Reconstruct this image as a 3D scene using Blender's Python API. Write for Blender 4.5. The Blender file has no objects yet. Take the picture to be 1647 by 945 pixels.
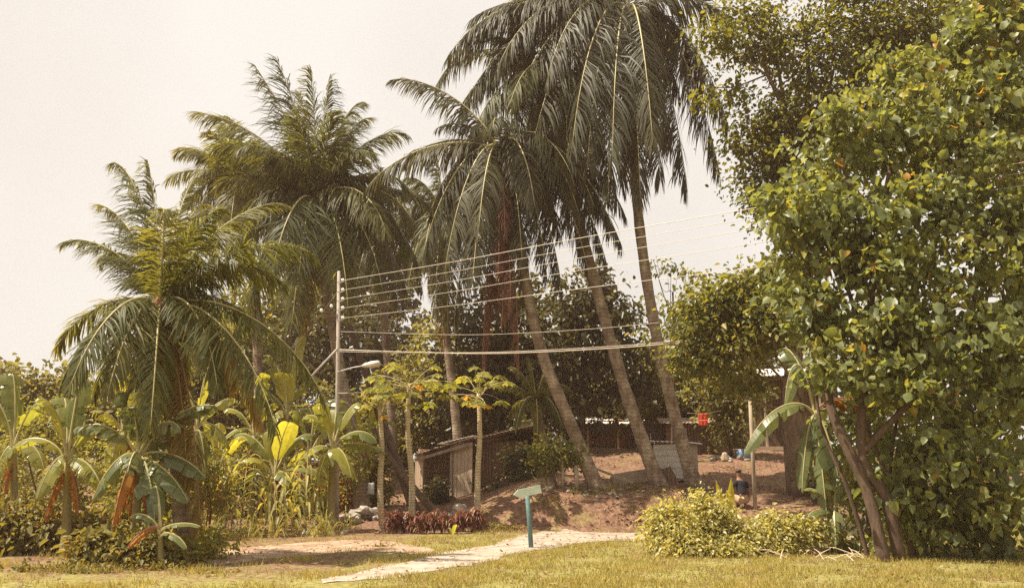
import bpy, bmesh, math, random
import numpy as np
from mathutils import Vector, Matrix
R = math.radians
rnd = random.Random(7)
rng = np.random.default_rng(7)
sc = bpy.context.scene
COL = sc.collection

# ------------------------------------------------------------------ camera
F = 1400.0; CX, CY = 823.5, 472.5; EYE = 1.6; PITCH = R(11.5)
cp, sp = math.cos(PITCH), math.sin(PITCH)
def at(px, py, Y):
    u = (px-CX)/F; v = (CY-py)/F
    t = Y/(cp - v*sp)
    return np.array([u*t, Y, EYE + t*(sp + v*cp)])
def gp(px, py, z=0.0):
    u = (px-CX)/F; v = (CY-py)/F
    k = sp + v*cp
    t = (z-EYE)/k
    return np.array([u*t, t*(cp - v*sp), z])
cam = bpy.data.cameras.new('camera'); co = bpy.data.objects.new('camera', cam); COL.objects.link(co)
co.location = (0, 0, EYE); co.rotation_euler = (R(90)+PITCH, 0, 0)
cam.sensor_width = 36; cam.lens = 36*F/1647; cam.clip_end = 12000; cam.clip_start = 0.1
sc.camera = co

# ------------------------------------------------------------------ terrain
def sst(a, b, x):
    t = np.clip((np.asarray(x, float)-a)/(b-a), 0, 1); return t*t*(3-2*t)
def zt(x, y):
    x = np.asarray(x, float); y = np.asarray(y, float)
    lf = np.interp(y, [0, 24, 28, 32, 38, 44, 80, 4000], [0, 0, .25, .6, 1.3, 2.0, 2.6, 2.6])
    bk = np.interp(y, [0, 24.6, 25.0, 25.5, 26.0, 27.2, 30, 34, 37, 42, 80, 4000], [0, 0, .48, .9, 1.06, 1.16, 1.4, 2.15, 2.5, 2.6, 2.7, 2.7])
    rt = np.interp(y, [0, 23.4, 25.5, 28, 31, 34, 37, 42, 80, 4000], [0, 0, .62, 1.1, 1.55, 2.15, 2.5, 2.6, 2.7, 2.7])
    w1 = sst(-2.6, .9, x); w2 = sst(4.6, 7.0, x)
    z = lf*(1-w1) + w1*(bk*(1-w2) + rt*w2)
    n = (np.sin(x*1.9+y*.7)*np.sin(y*2.3-x*.6)*.07 + np.sin(x*4.7+1.3)*np.sin(y*5.1+x)*.05)
    amp = sst(23.5, 25.5, y)*(1-sst(60, 90, y))
    return z + n*amp
def ground(px, Y):
    x = (px-CX)/F*Y
    for _ in range(6):
        z = float(zt(x, Y))
        # depth along ray for that ground height
        d = Y*cp + (z-EYE)*sp
        x = (px-CX)/F*d
    return np.array([x, Y, float(zt(x, Y))])

# ------------------------------------------------------------------ materials
def newmat(name):
    m = bpy.data.materials.new(name); m.use_nodes = True
    nt = m.node_tree; nt.nodes.clear()
    out = nt.nodes.new('ShaderNodeOutputMaterial')
    return m, nt, out
def ramp(nt, stops):
    r = nt.nodes.new('ShaderNodeValToRGB'); e = r.color_ramp.elements
    while len(e) < len(stops): e.new(0.5)
    for k, (p, c) in enumerate(stops):
        e[k].position = p; e[k].color = (*c, 1)
    return r
def leafmat(name, stops, trans=.35, tcol=1.6, rough=.42, spec=.5, mottle=.25):
    m, nt, out = newmat(name); N = nt.nodes; L = nt.links
    a = N.new('ShaderNodeAttribute'); a.attribute_name = 'tint'
    r = ramp(nt, stops); L.new(a.outputs['Fac'], r.inputs[0])
    tc = N.new('ShaderNodeTexCoord'); nz = N.new('ShaderNodeTexNoise'); nz.inputs['Scale'].default_value = 9; nz.inputs['Detail'].default_value = 3
    L.new(tc.outputs['Object'], nz.inputs['Vector'])
    mp = N.new('ShaderNodeMapRange'); mp.inputs['To Min'].default_value = 1-mottle; mp.inputs['To Max'].default_value = 1+mottle
    mp.inputs['From Min'].default_value = .3; mp.inputs['From Max'].default_value = .7
    L.new(nz.outputs['Fac'], mp.inputs['Value'])
    mx = N.new('ShaderNodeMix'); mx.data_type = 'RGBA'; mx.blend_type = 'MULTIPLY'; mx.inputs[0].default_value = 1
    L.new(r.outputs[0], mx.inputs[6]); L.new(mp.outputs[0], mx.inputs[7])
    p = N.new('ShaderNodeBsdfPrincipled'); p.inputs['Roughness'].default_value = rough; p.inputs['Specular IOR Level'].default_value = spec
    L.new(mx.outputs[2], p.inputs['Base Color'])
    t = N.new('ShaderNodeBsdfTranslucent')
    sm = N.new('ShaderNodeMix'); sm.data_type = 'RGBA'; sm.blend_type = 'MULTIPLY'; sm.inputs[0].default_value = 1
    sm.inputs[7].default_value = (tcol*1.25, tcol*1.08, tcol*.42, 1)
    L.new(mx.outputs[2], sm.inputs[6]); L.new(sm.outputs[2], t.inputs['Color'])
    ms = N.new('ShaderNodeMixShader'); ms.inputs[0].default_value = min(.55, trans+.08)
    L.new(p.outputs[0], ms.inputs[1]); L.new(t.outputs[0], ms.inputs[2]); L.new(ms.outputs[0], out.inputs[0])
    return m
def noisemat(name, stops, scale=6, detail=6, rough=.85, bump=.4, stretch=(1, 1, 1), wave=None, coord='Object', metal=0, spec=.3):
    m, nt, out = newmat(name); N = nt.nodes; L = nt.links
    tc = N.new('ShaderNodeTexCoord'); mp = N.new('ShaderNodeMapping'); mp.inputs['Scale'].default_value = stretch
    L.new(tc.outputs[coord], mp.inputs[0])
    nz = N.new('ShaderNodeTexNoise'); nz.inputs['Scale'].default_value = scale; nz.inputs['Detail'].default_value = detail; nz.inputs['Roughness'].default_value = .62
    L.new(mp.outputs[0], nz.inputs['Vector'])
    r = ramp(nt, stops); L.new(nz.outputs['Fac'], r.inputs[0])
    colr = r.outputs[0]; h = nz.outputs['Fac']
    if wave:
        ax, wsc, dist, dark = wave
        w = N.new('ShaderNodeTexWave'); w.wave_type = 'BANDS'; w.bands_direction = ax
        w.inputs['Scale'].default_value = wsc; w.inputs['Distortion'].default_value = dist; w.inputs['Detail'].default_value = 3
        L.new(tc.outputs[coord], w.inputs['Vector'])
        mr = N.new('ShaderNodeMapRange'); mr.inputs['To Min'].default_value = dark; mr.inputs['To Max'].default_value = 1.0; mr.inputs['From Max'].default_value = .35
        L.new(w.outputs['Fac'], mr.inputs['Value'])
        mx = N.new('ShaderNodeMix'); mx.data_type = 'RGBA'; mx.blend_type = 'MULTIPLY'; mx.inputs[0].default_value = 1
        L.new(colr, mx.inputs[6]); L.new(mr.outputs[0], mx.inputs[7]); colr = mx.outputs[2]
        ad = N.new('ShaderNodeMath'); ad.operation = 'ADD'; L.new(h, ad.inputs[0]); L.new(mr.outputs[0], ad.inputs[1]); h = ad.outputs[0]
    p = N.new('ShaderNodeBsdfPrincipled'); p.inputs['Roughness'].default_value = rough; p.inputs['Metallic'].default_value = metal
    p.inputs['Specular IOR Level'].default_value = spec
    L.new(colr, p.inputs['Base Color'])
    b = N.new('ShaderNodeBump'); b.inputs['Strength'].default_value = bump; b.inputs['Distance'].default_value = .03
    L.new(h, b.inputs['Height']); L.new(b.outputs[0], p.inputs['Normal'])
    L.new(p.outputs[0], out.inputs[0])
    return m

MT = {}
MT['frond'] = leafmat('frond_leaf', [(0, (.075, .085, .03)), (.55, (.11, .112, .034)), (.85, (.17, .155, .04)), (.93, (.24, .19, .045)), (1, (.28, .16, .06))], .42, 1.6, .5, .35)
MT['frond_sun'] = leafmat('sunlit_young_frond_leaf', [(0, (.1, .11, .032)), (.6, (.155, .15, .04)), (.9, (.24, .2, .045)), (1, (.32, .21, .06))], .46, 1.6, .5, .35)  # lighter copy for young and yellowish palms, sunlight put into the leaf colour
MT['frond_shade'] = leafmat('shaded_frond_leaf', [(0, (.055, .056, .028)), (.7, (.08, .075, .03)), (1, (.17, .13, .05))], .34, 1.4, .5, .35)  # darker copy of the frond leaf, backlit crown shade put into its colour
MT['frond_dead'] = leafmat('dry_frond_leaf', [(0, (.11, .052, .036)), (.6, (.18, .085, .056)), (1, (.24, .13, .075))], .25, 1.2, .7, .2)
MT['frond_yel'] = leafmat('yellowing_frond_leaf', [(0, (.2, .14, .03)), (.6, (.3, .2, .035)), (1, (.35, .2, .05))], .4, 1.3, .6, .3)
MT['rachis'] = noisemat('frond_midrib', [(.3, (.3, .26, .1)), (.7, (.45, .38, .18))], 5, 3, .45, .1, spec=.5)
MT['rachis_dead'] = noisemat('dry_midrib', [(.3, (.22, .1, .06)), (.7, (.32, .16, .09))], 5, 3, .7, .1)
MT['palm_bark'] = noisemat('palm_bark', [(.3, (.12, .08, .055)), (.47, (.22, .155, .11)), (.6, (.33, .26, .19)), (.72, (.45, .38, .3))], 4, 10, .9, .8, (1, 1, .7), ('Z', 2.6, 6, .74))
MT['palm_fibre'] = noisemat('crown_fibre', [(.3, (.14, .06, .03)), (.7, (.34, .17, .08))], 14, 6, .9, .6, (1, 1, .2))
MT['coconut'] = noisemat('coconut_husk', [(.3, (.2, .16, .04)), (.7, (.34, .22, .07))], 6, 3, .5, .1)
MT['bark'] = noisemat('tree_bark', [(.3, (.1, .065, .045)), (.55, (.19, .13, .09)), (.75, (.29, .21, .15))], 9, 8, .92, .7, (1, 1, .3))
MT['bark_dark'] = noisemat('dark_bark', [(.3, (.055, .036, .026)), (.7, (.14, .09, .06))], 9, 8, .92, .7, (1, 1, .3))
MT['papaya_bark'] = noisemat('papaya_bark', [(.3, (.36, .28, .17)), (.55, (.5, .41, .26)), (.75, (.6, .5, .34))], 10, 6, .85, .4, (1, 1, .6), ('Z', 4, 5, .6))
MT['papaya'] = leafmat('papaya_leaf', [(0, (.17, .19, .04)), (.6, (.27, .27, .06)), (1, (.4, .35, .08))], .45, 1.3, .5, .4)
MT['papaya_yel'] = leafmat('old_papaya_leaf', [(0, (.5, .33, .03)), (1, (.62, .36, .04))], .4, 1.1, .6, .3)
MT['banana'] = leafmat('banana_leaf', [(0, (.11, .14, .045)), (.6, (.19, .21, .055)), (1, (.32, .31, .06))], .46, 1.75, .33, .6, .18)
MT['banana_blue'] = leafmat('waxy_banana_leaf', [(0, (.11, .135, .055)), (.6, (.16, .185, .075)), (1, (.25, .25, .09))], .4, 1.7, .3, .7, .18)
MT['banana_dry'] = leafmat('dry_banana_leaf', [(0, (.34, .15, .03)), (1, (.46, .22, .05))], .3, 1.2, .7, .2)
MT['banana_stem'] = noisemat('banana_stem', [(.3, (.14, .12, .04)), (.6, (.25, .2, .08)), (.8, (.3, .17, .07))], 6, 5, .6, .3, (1, 1, .15))
MT['maize'] = leafmat('maize_leaf', [(0, (.2, .2, .06)), (.6, (.32, .3, .1)), (1, (.46, .38, .14))], .42, 1.3, .5, .4)
MT['maize_stem'] = noisemat('maize_stem', [(.3, (.22, .2, .07)), (.7, (.36, .3, .12))], 6, 4, .6, .2)
MT['big'] = leafmat('broad_leaf', [(0, (.1, .12, .05)), (.5, (.155, .18, .068)), (.86, (.24, .25, .09)), (.97, (.26, .24, .05)), (.995, (.34, .26, .04)), (1, (.42, .22, .03))], .38, 1.9, .42, .5, .25)
MT['mid'] = leafmat('tree_leaf', [(0, (.085, .1, .028)), (.6, (.14, .15, .038)), (.9, (.22, .2, .045)), (1, (.4, .3, .05))], .42, 1.7, .36, .6)
MT['feather'] = leafmat('fine_leaf', [(0, (.07, .08, .02)), (.6, (.115, .12, .028)), (1, (.19, .18, .04))], .45, 1.9, .5, .4)
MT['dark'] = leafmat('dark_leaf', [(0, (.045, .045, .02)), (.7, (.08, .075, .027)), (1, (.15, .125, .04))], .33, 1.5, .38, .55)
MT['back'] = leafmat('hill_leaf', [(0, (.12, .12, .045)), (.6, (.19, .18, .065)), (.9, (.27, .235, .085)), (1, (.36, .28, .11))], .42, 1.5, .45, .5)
MT['bush'] = leafmat('bush_leaf', [(0, (.24, .24, .08)), (.5, (.4, .38, .15)), (.85, (.52, .48, .23)), (1, (.6, .52, .28))], .38, 1.3, .4, .55)
MT['weed'] = leafmat('weed_leaf', [(0, (.12, .12, .035)), (.6, (.22, .19, .055)), (.9, (.34, .25, .07)), (1, (.4, .2, .06))], .36, 1.3, .5, .4)
MT['weed2'] = leafmat('thicket_leaf', [(0, (.12, .13, .035)), (.6, (.22, .22, .055)), (.9, (.34, .3, .08)), (1, (.42, .3, .08))], .45, 1.5, .45, .4)
MT['banana_yel'] = leafmat('fresh_yellow_leaf', [(0, (.4, .38, .05)), (1, (.5, .45, .08))], .45, 1.3, .4, .4)
MT['croton'] = leafmat('croton_leaf', [(0, (.1, .032, .026)), (.6, (.2, .07, .045)), (.88, (.3, .12, .06)), (1, (.36, .24, .08))], .3, 1.4, .4, .5)
MT['orange'] = leafmat('orange_leaf', [(0, (.22, .13, .035)), (.6, (.36, .19, .04)), (1, (.42, .2, .04))], .36, 1.3, .5, .4)
MT['grass'] = leafmat('grass_blade', [(0, (.2, .19, .05)), (.5, (.33, .29, .085)), (1, (.5, .4, .15))], .35, 1.1, .6, .3)
MT['rock'] = noisemat('rock', [(.3, (.22, .18, .15)), (.55, (.36, .31, .27)), (.75, (.48, .43, .38))], 5, 8, .9, .7)
MT['plank'] = noisemat('weathered_plank', [(.3, (.34, .23, .15)), (.55, (.5, .37, .25)), (.75, (.6, .47, .34))], 3, 8, .85, .35, (7, 7, .6), ('Z', 1.7, 1.2, .55))
MT['plankv'] = noisemat('weathered_board', [(.3, (.42, .3, .21)), (.55, (.56, .43, .31)), (.75, (.64, .52, .39))], 3, 8, .85, .35, (9, 9, .5))
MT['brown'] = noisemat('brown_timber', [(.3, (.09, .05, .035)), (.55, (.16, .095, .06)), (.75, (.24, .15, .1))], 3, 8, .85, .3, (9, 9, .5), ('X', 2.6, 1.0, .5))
MT['tin'] = noisemat('weathered_tin', [(.3, (.42, .38, .34)), (.55, (.6, .56, .52)), (.75, (.68, .63, .58))], 2.5, 6, .55, .15, spec=.5)
MT['tin_rust'] = noisemat('rusty_tin', [(.3, (.16, .09, .06)), (.5, (.32, .22, .16)), (.7, (.5, .43, .37))], 2.2, 7, .7, .2)
MT['white_board'] = noisemat('whitewashed_board', [(.3, (.5, .45, .4)), (.55, (.66, .61, .55)), (.75, (.74, .69, .62))], 2, 6, .8, .15, (1, 1, 3), ('Z', 1.6, .6, .8))
MT['tan_board'] = noisemat('bare_board', [(.3, (.3, .22, .15)), (.7, (.46, .36, .26))], 3, 6, .8, .2, (6, 6, 1))
MT['concrete'] = noisemat('pole_concrete', [(.3, (.24, .2, .165)), (.7, (.42, .36, .31))], 6, 6, .85, .3, (1, 1, .4))
MT['grey_wood'] = noisemat('post_wood', [(.3, (.22, .17, .12)), (.7, (.44, .36, .27))], 6, 6, .85, .4, (1, 1, .2))
MT['wire'] = noisemat('wire_metal', [(.3, (.55, .47, .4)), (.7, (.68, .6, .52))], 4, 2, .4, 0, spec=.5)
MT['porcelain'] = noisemat('porcelain', [(.3, (.7, .68, .64)), (.7, (.8, .78, .74))], 4, 2, .2, 0, spec=.6)
MT['iron'] = noisemat('grey_iron', [(.3, (.3, .28, .27)), (.7, (.45, .42, .4))], 8, 4, .5, .1, spec=.5)
MT['lens'] = noisemat('lamp_glass', [(.3, (.5, .36, .24)), (.7, (.6, .45, .32))], 4, 2, .25, 0, spec=.6)
MT['teal'] = noisemat('blue_green_paint', [(.3, (.08, .15, .16)), (.6, (.12, .21, .21)), (.8, (.2, .27, .26))], 7, 6, .55, .15)
MT['pale_teal'] = noisemat('pale_green_paint', [(.28, (.2, .2, .14)), (.34, (.46, .55, .46)), (.6, (.6, .69, .59)), (.8, (.68, .73, .66))], 5, 6, .5, .1)
MT['red'] = noisemat('red_cloth', [(.3, (.55, .05, .02)), (.7, (.75, .09, .035))], 5, 4, .8, .3)
MT['white_cloth'] = noisemat('white_cloth', [(.3, (.66, .66, .66)), (.7, (.8, .8, .8))], 5, 4, .85, .3)
MT['blue'] = noisemat('blue_plastic', [(.3, (.12, .2, .32)), (.7, (.18, .28, .42))], 4, 3, .5, .05)
MT['skin'] = noisemat('skin', [(.3, (.22, .11, .065)), (.7, (.3, .16, .1))], 8, 3, .55, .05)
MT['hair'] = noisemat('black_hair', [(.3, (.012, .01, .009)), (.7, (.03, .022, .018))], 30, 4, .5, .3, (1, 1, .3))
MT['navy'] = noisemat('navy_cotton', [(.3, (.012, .012, .02)), (.7, (.026, .024, .036))], 12, 4, .85, .2)
MT['khaki'] = noisemat('khaki_cotton', [(.3, (.36, .23, .14)), (.7, (.48, .33, .21))], 12, 4, .85, .2)

# ------------------------------------------------------------------ object helpers
def tag(o, label=None, cat=None, group=None, kind=None):
    if label: o['label'] = label
    if cat: o['category'] = cat
    if group: o['group'] = group
    if kind: o['kind'] = kind
    return o
def empty(name, loc, label, cat, group=None, rz=0):
    o = bpy.data.objects.new(name, None); COL.objects.link(o)
    o.location = tuple(float(v) for v in loc); o.rotation_euler = (0, 0, rz); o.empty_display_size = .2
    return tag(o, label, cat, group)
class MB:
    def __init__(s): s.v = []; s.f = []; s.m = []; s.t = []; s.n = 0
    def add(s, V, Fc, mi=0, tint=None):
        V = np.asarray(V, float).reshape(-1, 3)
        s.v.append(V)
        if tint is None: tint = rnd.random()
        tl = np.broadcast_to(np.asarray(tint, float), (len(Fc),))
        for k, f in enumerate(Fc):
            s.f.append([int(i)+s.n for i in f]); s.m.append(mi); s.t.append(float(tl[k]))
        s.n += len(V)
    def box(s, c, size, rot=None, mi=0, taper=None):
        c = np.asarray(c, float); h = np.asarray(size, float)/2
        V = np.array([[sx, sy, sz] for sz in (-1, 1) for sx, sy in ((-1, -1), (1, -1), (1, 1), (-1, 1))])*h
        if taper: V[4:, :2] *= taper
        if rot is not None: V = V @ np.array(rot).T
        s.add(V+c, [(3, 2, 1, 0), (4, 5, 6, 7), (0, 1, 5, 4), (1, 2, 6, 5), (2, 3, 7, 6), (3, 0, 4, 7)], mi)
    def tube(s, pts, rad, n=8, mi=0, caps=True, tint=None):
        pts = np.asarray(pts, float); K = len(pts)
        rad = np.broadcast_to(np.asarray(rad, float), (K,))
        T = np.gradient(pts, axis=0); T /= np.linalg.norm(T, axis=1)[:, None]+1e-9
        ref = np.array([0, 0, 1.]) if abs(T[0][2]) < .9 else np.array([1., 0, 0])
        V = []; a = np.arange(n)*2*math.pi/n
        u = np.cross(ref, T[0]); u /= np.linalg.norm(u)
        for k in range(K):
            u = u - T[k]*u.dot(T[k]); u /= np.linalg.norm(u)+1e-9
            w = np.cross(T[k], u)
            V.append(pts[k] + rad[k]*(np.cos(a)[:, None]*u + np.sin(a)[:, None]*w))
        V = np.concatenate(V); Fc = []
        for k in range(K-1):
            for j in range(n):
                Fc.append((k*n+j, k*n+(j+1) % n, (k+1)*n+(j+1) % n, (k+1)*n+j))
        if caps:
            Fc.append(tuple(range(n-1, -1, -1))); Fc.append(tuple((K-1)*n+j for j in range(n)))
        s.add(V, Fc, mi, tint)
    def ball(s, c, r, n=10, mi=0):
        c = np.asarray(c, float); r = np.broadcast_to(np.asarray(r, float), (3,))
        V = [c+r*np.array([0, 0, -1])]; m = n//2
        for i in range(1, m):
            p = -math.pi/2+math.pi*i/m
            for j in range(n):
                q = 2*math.pi*j/n
                V.append(c+r*np.array([math.cos(p)*math.cos(q), math.cos(p)*math.sin(q), math.sin(p)]))
        V.append(c+r*np.array([0, 0, 1])); Fc = []
        for j in range(n):
            Fc.append((0, 1+(j+1) % n, 1+j)); b = 1+(m-2)*n
            Fc.append((b+j, b+(j+1) % n, len(V)-1))
            for i in range(m-2): Fc.append((1+i*n+j, 1+i*n+(j+1) % n, 1+(i+1)*n+(j+1) % n, 1+(i+1)*n+j))
        s.add(V, Fc, mi)
    def build(s, name, mats, parent=None, smooth=False):
        me = bpy.data.meshes.new(name)
        me.from_pydata(np.concatenate(s.v).tolist(), [], s.f)
        return finish(name, me, mats, s.m, s.t, parent, smooth)
def finish(name, me, mats, mi, tint, parent, smooth):
    if not isinstance(mats, (list, tuple)): mats = [mats]
    for m in mats: me.materials.append(MT[m] if isinstance(m, str) else m)
    me.polygons.foreach_set('material_index', np.asarray(mi, dtype=np.int32))
    if smooth: me.polygons.foreach_set('use_smooth', np.ones(len(me.polygons), dtype=bool))
    a = me.attributes.new('tint', 'FLOAT', 'FACE'); a.data.foreach_set('value', np.asarray(tint, dtype=np.float32))
    me.update()
    o = bpy.data.objects.new(name, me); COL.objects.link(o)
    if parent is not None: o.parent = parent
    return o
def quads(name, V, mats, tint, parent=None, Fq=None, extra=None, mi=None, smooth=False):
    """V (n,k,3): n pieces of k vertices; Fq: quads inside one piece; tint per piece; extra: an MB appended"""
    n, k, _ = V.shape; Fq = np.asarray(Fq)
    idx = (np.arange(n)[:, None, None]*k + Fq[None]).reshape(-1, Fq.shape[1])
    tt = np.repeat(tint, len(Fq)); VV = V.reshape(-1, 3); mm = np.zeros(len(idx), int) if mi is None else np.repeat(mi, len(Fq))
    sizes = np.full(len(idx), Fq.shape[1]); loops = idx.reshape(-1)
    if extra is not None and extra.n:
        ev = np.concatenate(extra.v); off = len(VV)
        VV = np.concatenate([VV, ev])
        sizes = np.concatenate([sizes, [len(f) for f in extra.f]])
        loops = np.concatenate([loops, np.concatenate([np.asarray(f)+off for f in extra.f])])
        tt = np.concatenate([tt, extra.t]); mm = np.concatenate([mm, np.asarray(extra.m)+0])
    me = bpy.data.meshes.new(name)
    me.vertices.add(len(VV)); me.vertices.foreach_set('co', VV.astype(np.float32).ravel())
    me.loops.add(len(loops)); me.loops.foreach_set('vertex_index', loops.astype(np.int32))
    me.polygons.add(len(sizes)); st = np.concatenate([[0], np.cumsum(sizes)[:-1]])
    me.polygons.foreach_set('loop_start', st.astype(np.int32))
    me.update(calc_edges=True)
    return finish(name, me, mats, mm, tt, parent, smooth)
def nrm(v): return v/(np.linalg.norm(v, axis=-1, keepdims=True)+1e-9)
UP = np.array([0, 0, 1.])
def bez(P0, P1, P2, P3, n):
    t = np.linspace(0, 1, n)[:, None]
    return (1-t)**3*P0+3*(1-t)**2*t*P1+3*(1-t)*t*t*P2+t**3*P3
def spline(P, n):
    P = np.asarray(P, float); K = len(P)
    Q = np.concatenate([[2*P[0]-P[1]], P, [2*P[-1]-P[-2]]]); out = []
    for t in np.linspace(0, K-1, n):
        i = min(int(t), K-2); u = t-i; a, b, c, d = Q[i:i+4]
        out.append(.5*((2*b)+(c-a)*u+(2*a-5*b+4*c-d)*u*u+(3*b-a-3*c+d)*u**3))
    return np.array(out)

def blade(mb, base, a, l, up, w, mi=0, n=7, tint=None, drop=1.):
    h = np.array([math.cos(a), math.sin(a), 0]); B = np.array([-math.sin(a), math.cos(a), 0]); V = []
    s = np.linspace(0, 1, n)
    for q in s:
        p = base+h*l*q*.75+UP*(l*up*q-drop*l*q*q*(up+.45))
        ww = w*math.sin(math.pi*min(.97, .12+q*.85))*.5
        V += [p-B*ww+UP*ww*.4, p, p+B*ww+UP*ww*.4]
    Fc = []
    for j in range(n-1):
        for q in range(2): Fc.append((j*3+q, j*3+q+1, j*3+q+4, j*3+q+3))
    mb.add(V, Fc, mi, rnd.random() if tint is None else tint)

# ------------------------------------------------------------------ coconut palms
def frond(parent, C, tip, lift, name='frond', mats=('frond', 'rachis'), nl=74, lw=.036, ll=.72, hang=.5, rr=.036, tbase=None, az=None, sparse=.04, label=None, start=.1):
    """C, tip: local points. leaflets on both sides of an arched midrib"""
    h = (tip-C)*np.array([1, 1, 0]); dz = tip[2]-C[2]
    P1 = C+h*.22+UP*(lift+max(dz, 0)*.45); P2 = C+h*.78+UP*(lift+dz*.45+max(dz, 0)*.35)
    K = 22; pts = bez(C, P1, P2, tip, K)
    seg = np.linalg.norm(np.diff(pts, axis=0), axis=1); L = seg.sum(); cum = np.concatenate([[0], np.cumsum(seg)])/L
    a = math.atan2(h[1], h[0]) if az is None else az
    if az is None and np.linalg.norm(h) < .25: a = rnd.uniform(0, 6.28)
    B = np.array([-math.sin(a), math.cos(a), 0])
    tw = rnd.uniform(-.45, .45)
    nl = int(nl*1.6); lw = lw*1.12; ll = ll*1.3
    s = np.concatenate([np.linspace(start, .995, nl)]*2); side = np.concatenate([-np.ones(nl), np.ones(nl)])
    s = np.clip(s+rng.normal(0, .004, 2*nl), start, 1)
    keep = rng.random(2*nl) > sparse; s = s[keep]; side = side[keep]; n = len(s)
    P = np.stack([np.interp(s, cum, pts[:, k]) for k in range(3)], 1)
    Tt = nrm(np.gradient(pts, axis=0)); T = nrm(np.stack([np.interp(s, cum, Tt[:, k]) for k in range(3)], 1))
    Bs = nrm(B-(T@B)[:, None]*T); Nn = np.cross(T, Bs)
    Nn = np.where(Nn[:, 2:3] < 0, -Nn, Nn) if tip[2] > C[2]-.01 else Nn*np.where((np.cross(Tt[0], B)[2] < 0), -1, 1)
    ct, st_ = np.cos(tw*s)[:, None], np.sin(tw*s)[:, None]
    Bs, Nn = Bs*ct+Nn*st_, Nn*ct-Bs*st_
    prof = np.interp(s, [start, .2, .4, .65, .85, 1], [.5, .9, 1, .88, .62, .36])
    ln = ll*prof*min(1.25, max(.75, (L/3.8)**.5))*rng.uniform(.85, 1.1, n)
    wob = .16*np.sin(s*rnd.uniform(18, 40)+side)+.1*np.sin(s*rnd.uniform(60, 90))
    al = np.interp(s, [0, .5, 1], [1.25, .95, .4])+rng.normal(0, .1, n)+wob
    ph = hang*.7+rng.normal(0, .2, n)+wob
    d = nrm(np.cos(al)[:, None]*T+np.sin(al)[:, None]*(side[:, None]*Bs*np.cos(ph)[:, None]-Nn*np.sin(ph)[:, None]))
    g = np.clip(hang+rng.normal(0, .2, n), .05, 2)[:, None]
    d2 = nrm(d-UP*g*.9+rng.normal(0, .05, (n, 3))); d3 = nrm(d2-UP*g*.9)
    m1 = P+d*(ln*.36)[:, None]; m2 = m1+d2*(ln*.36)[:, None]; tp = m2+d3*(ln*.3)[:, None]
    w = nrm(T-(T*d).sum(1)[:, None]*d)*(lw*rng.uniform(.75, 1.15, n))[:, None]*.5
    V = np.stack([P-w*.5, P+w*.5, m1-w, m1+w, m2-w*.8, m2+w*.8, tp-w*.1, tp+w*.1], 1)
    tb = rng.random()*.55 if tbase is None else tbase
    tint = np.clip(tb+rng.normal(0, .12, n)+np.where(s > .9, .15, 0), 0, 1)
    mb = MB(); mb.tube(pts, np.interp(cum, [0, .15, .6, 1], [rr*1.5, rr, rr*.5, rr*.18]), 5, 1, True, .5)
    o = quads(name, V, list(mats), tint, parent, [(0, 1, 3, 2), (2, 3, 5, 4), (4, 5, 7, 6)], mb)
    if label: o['label'] = label
    return o
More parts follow.
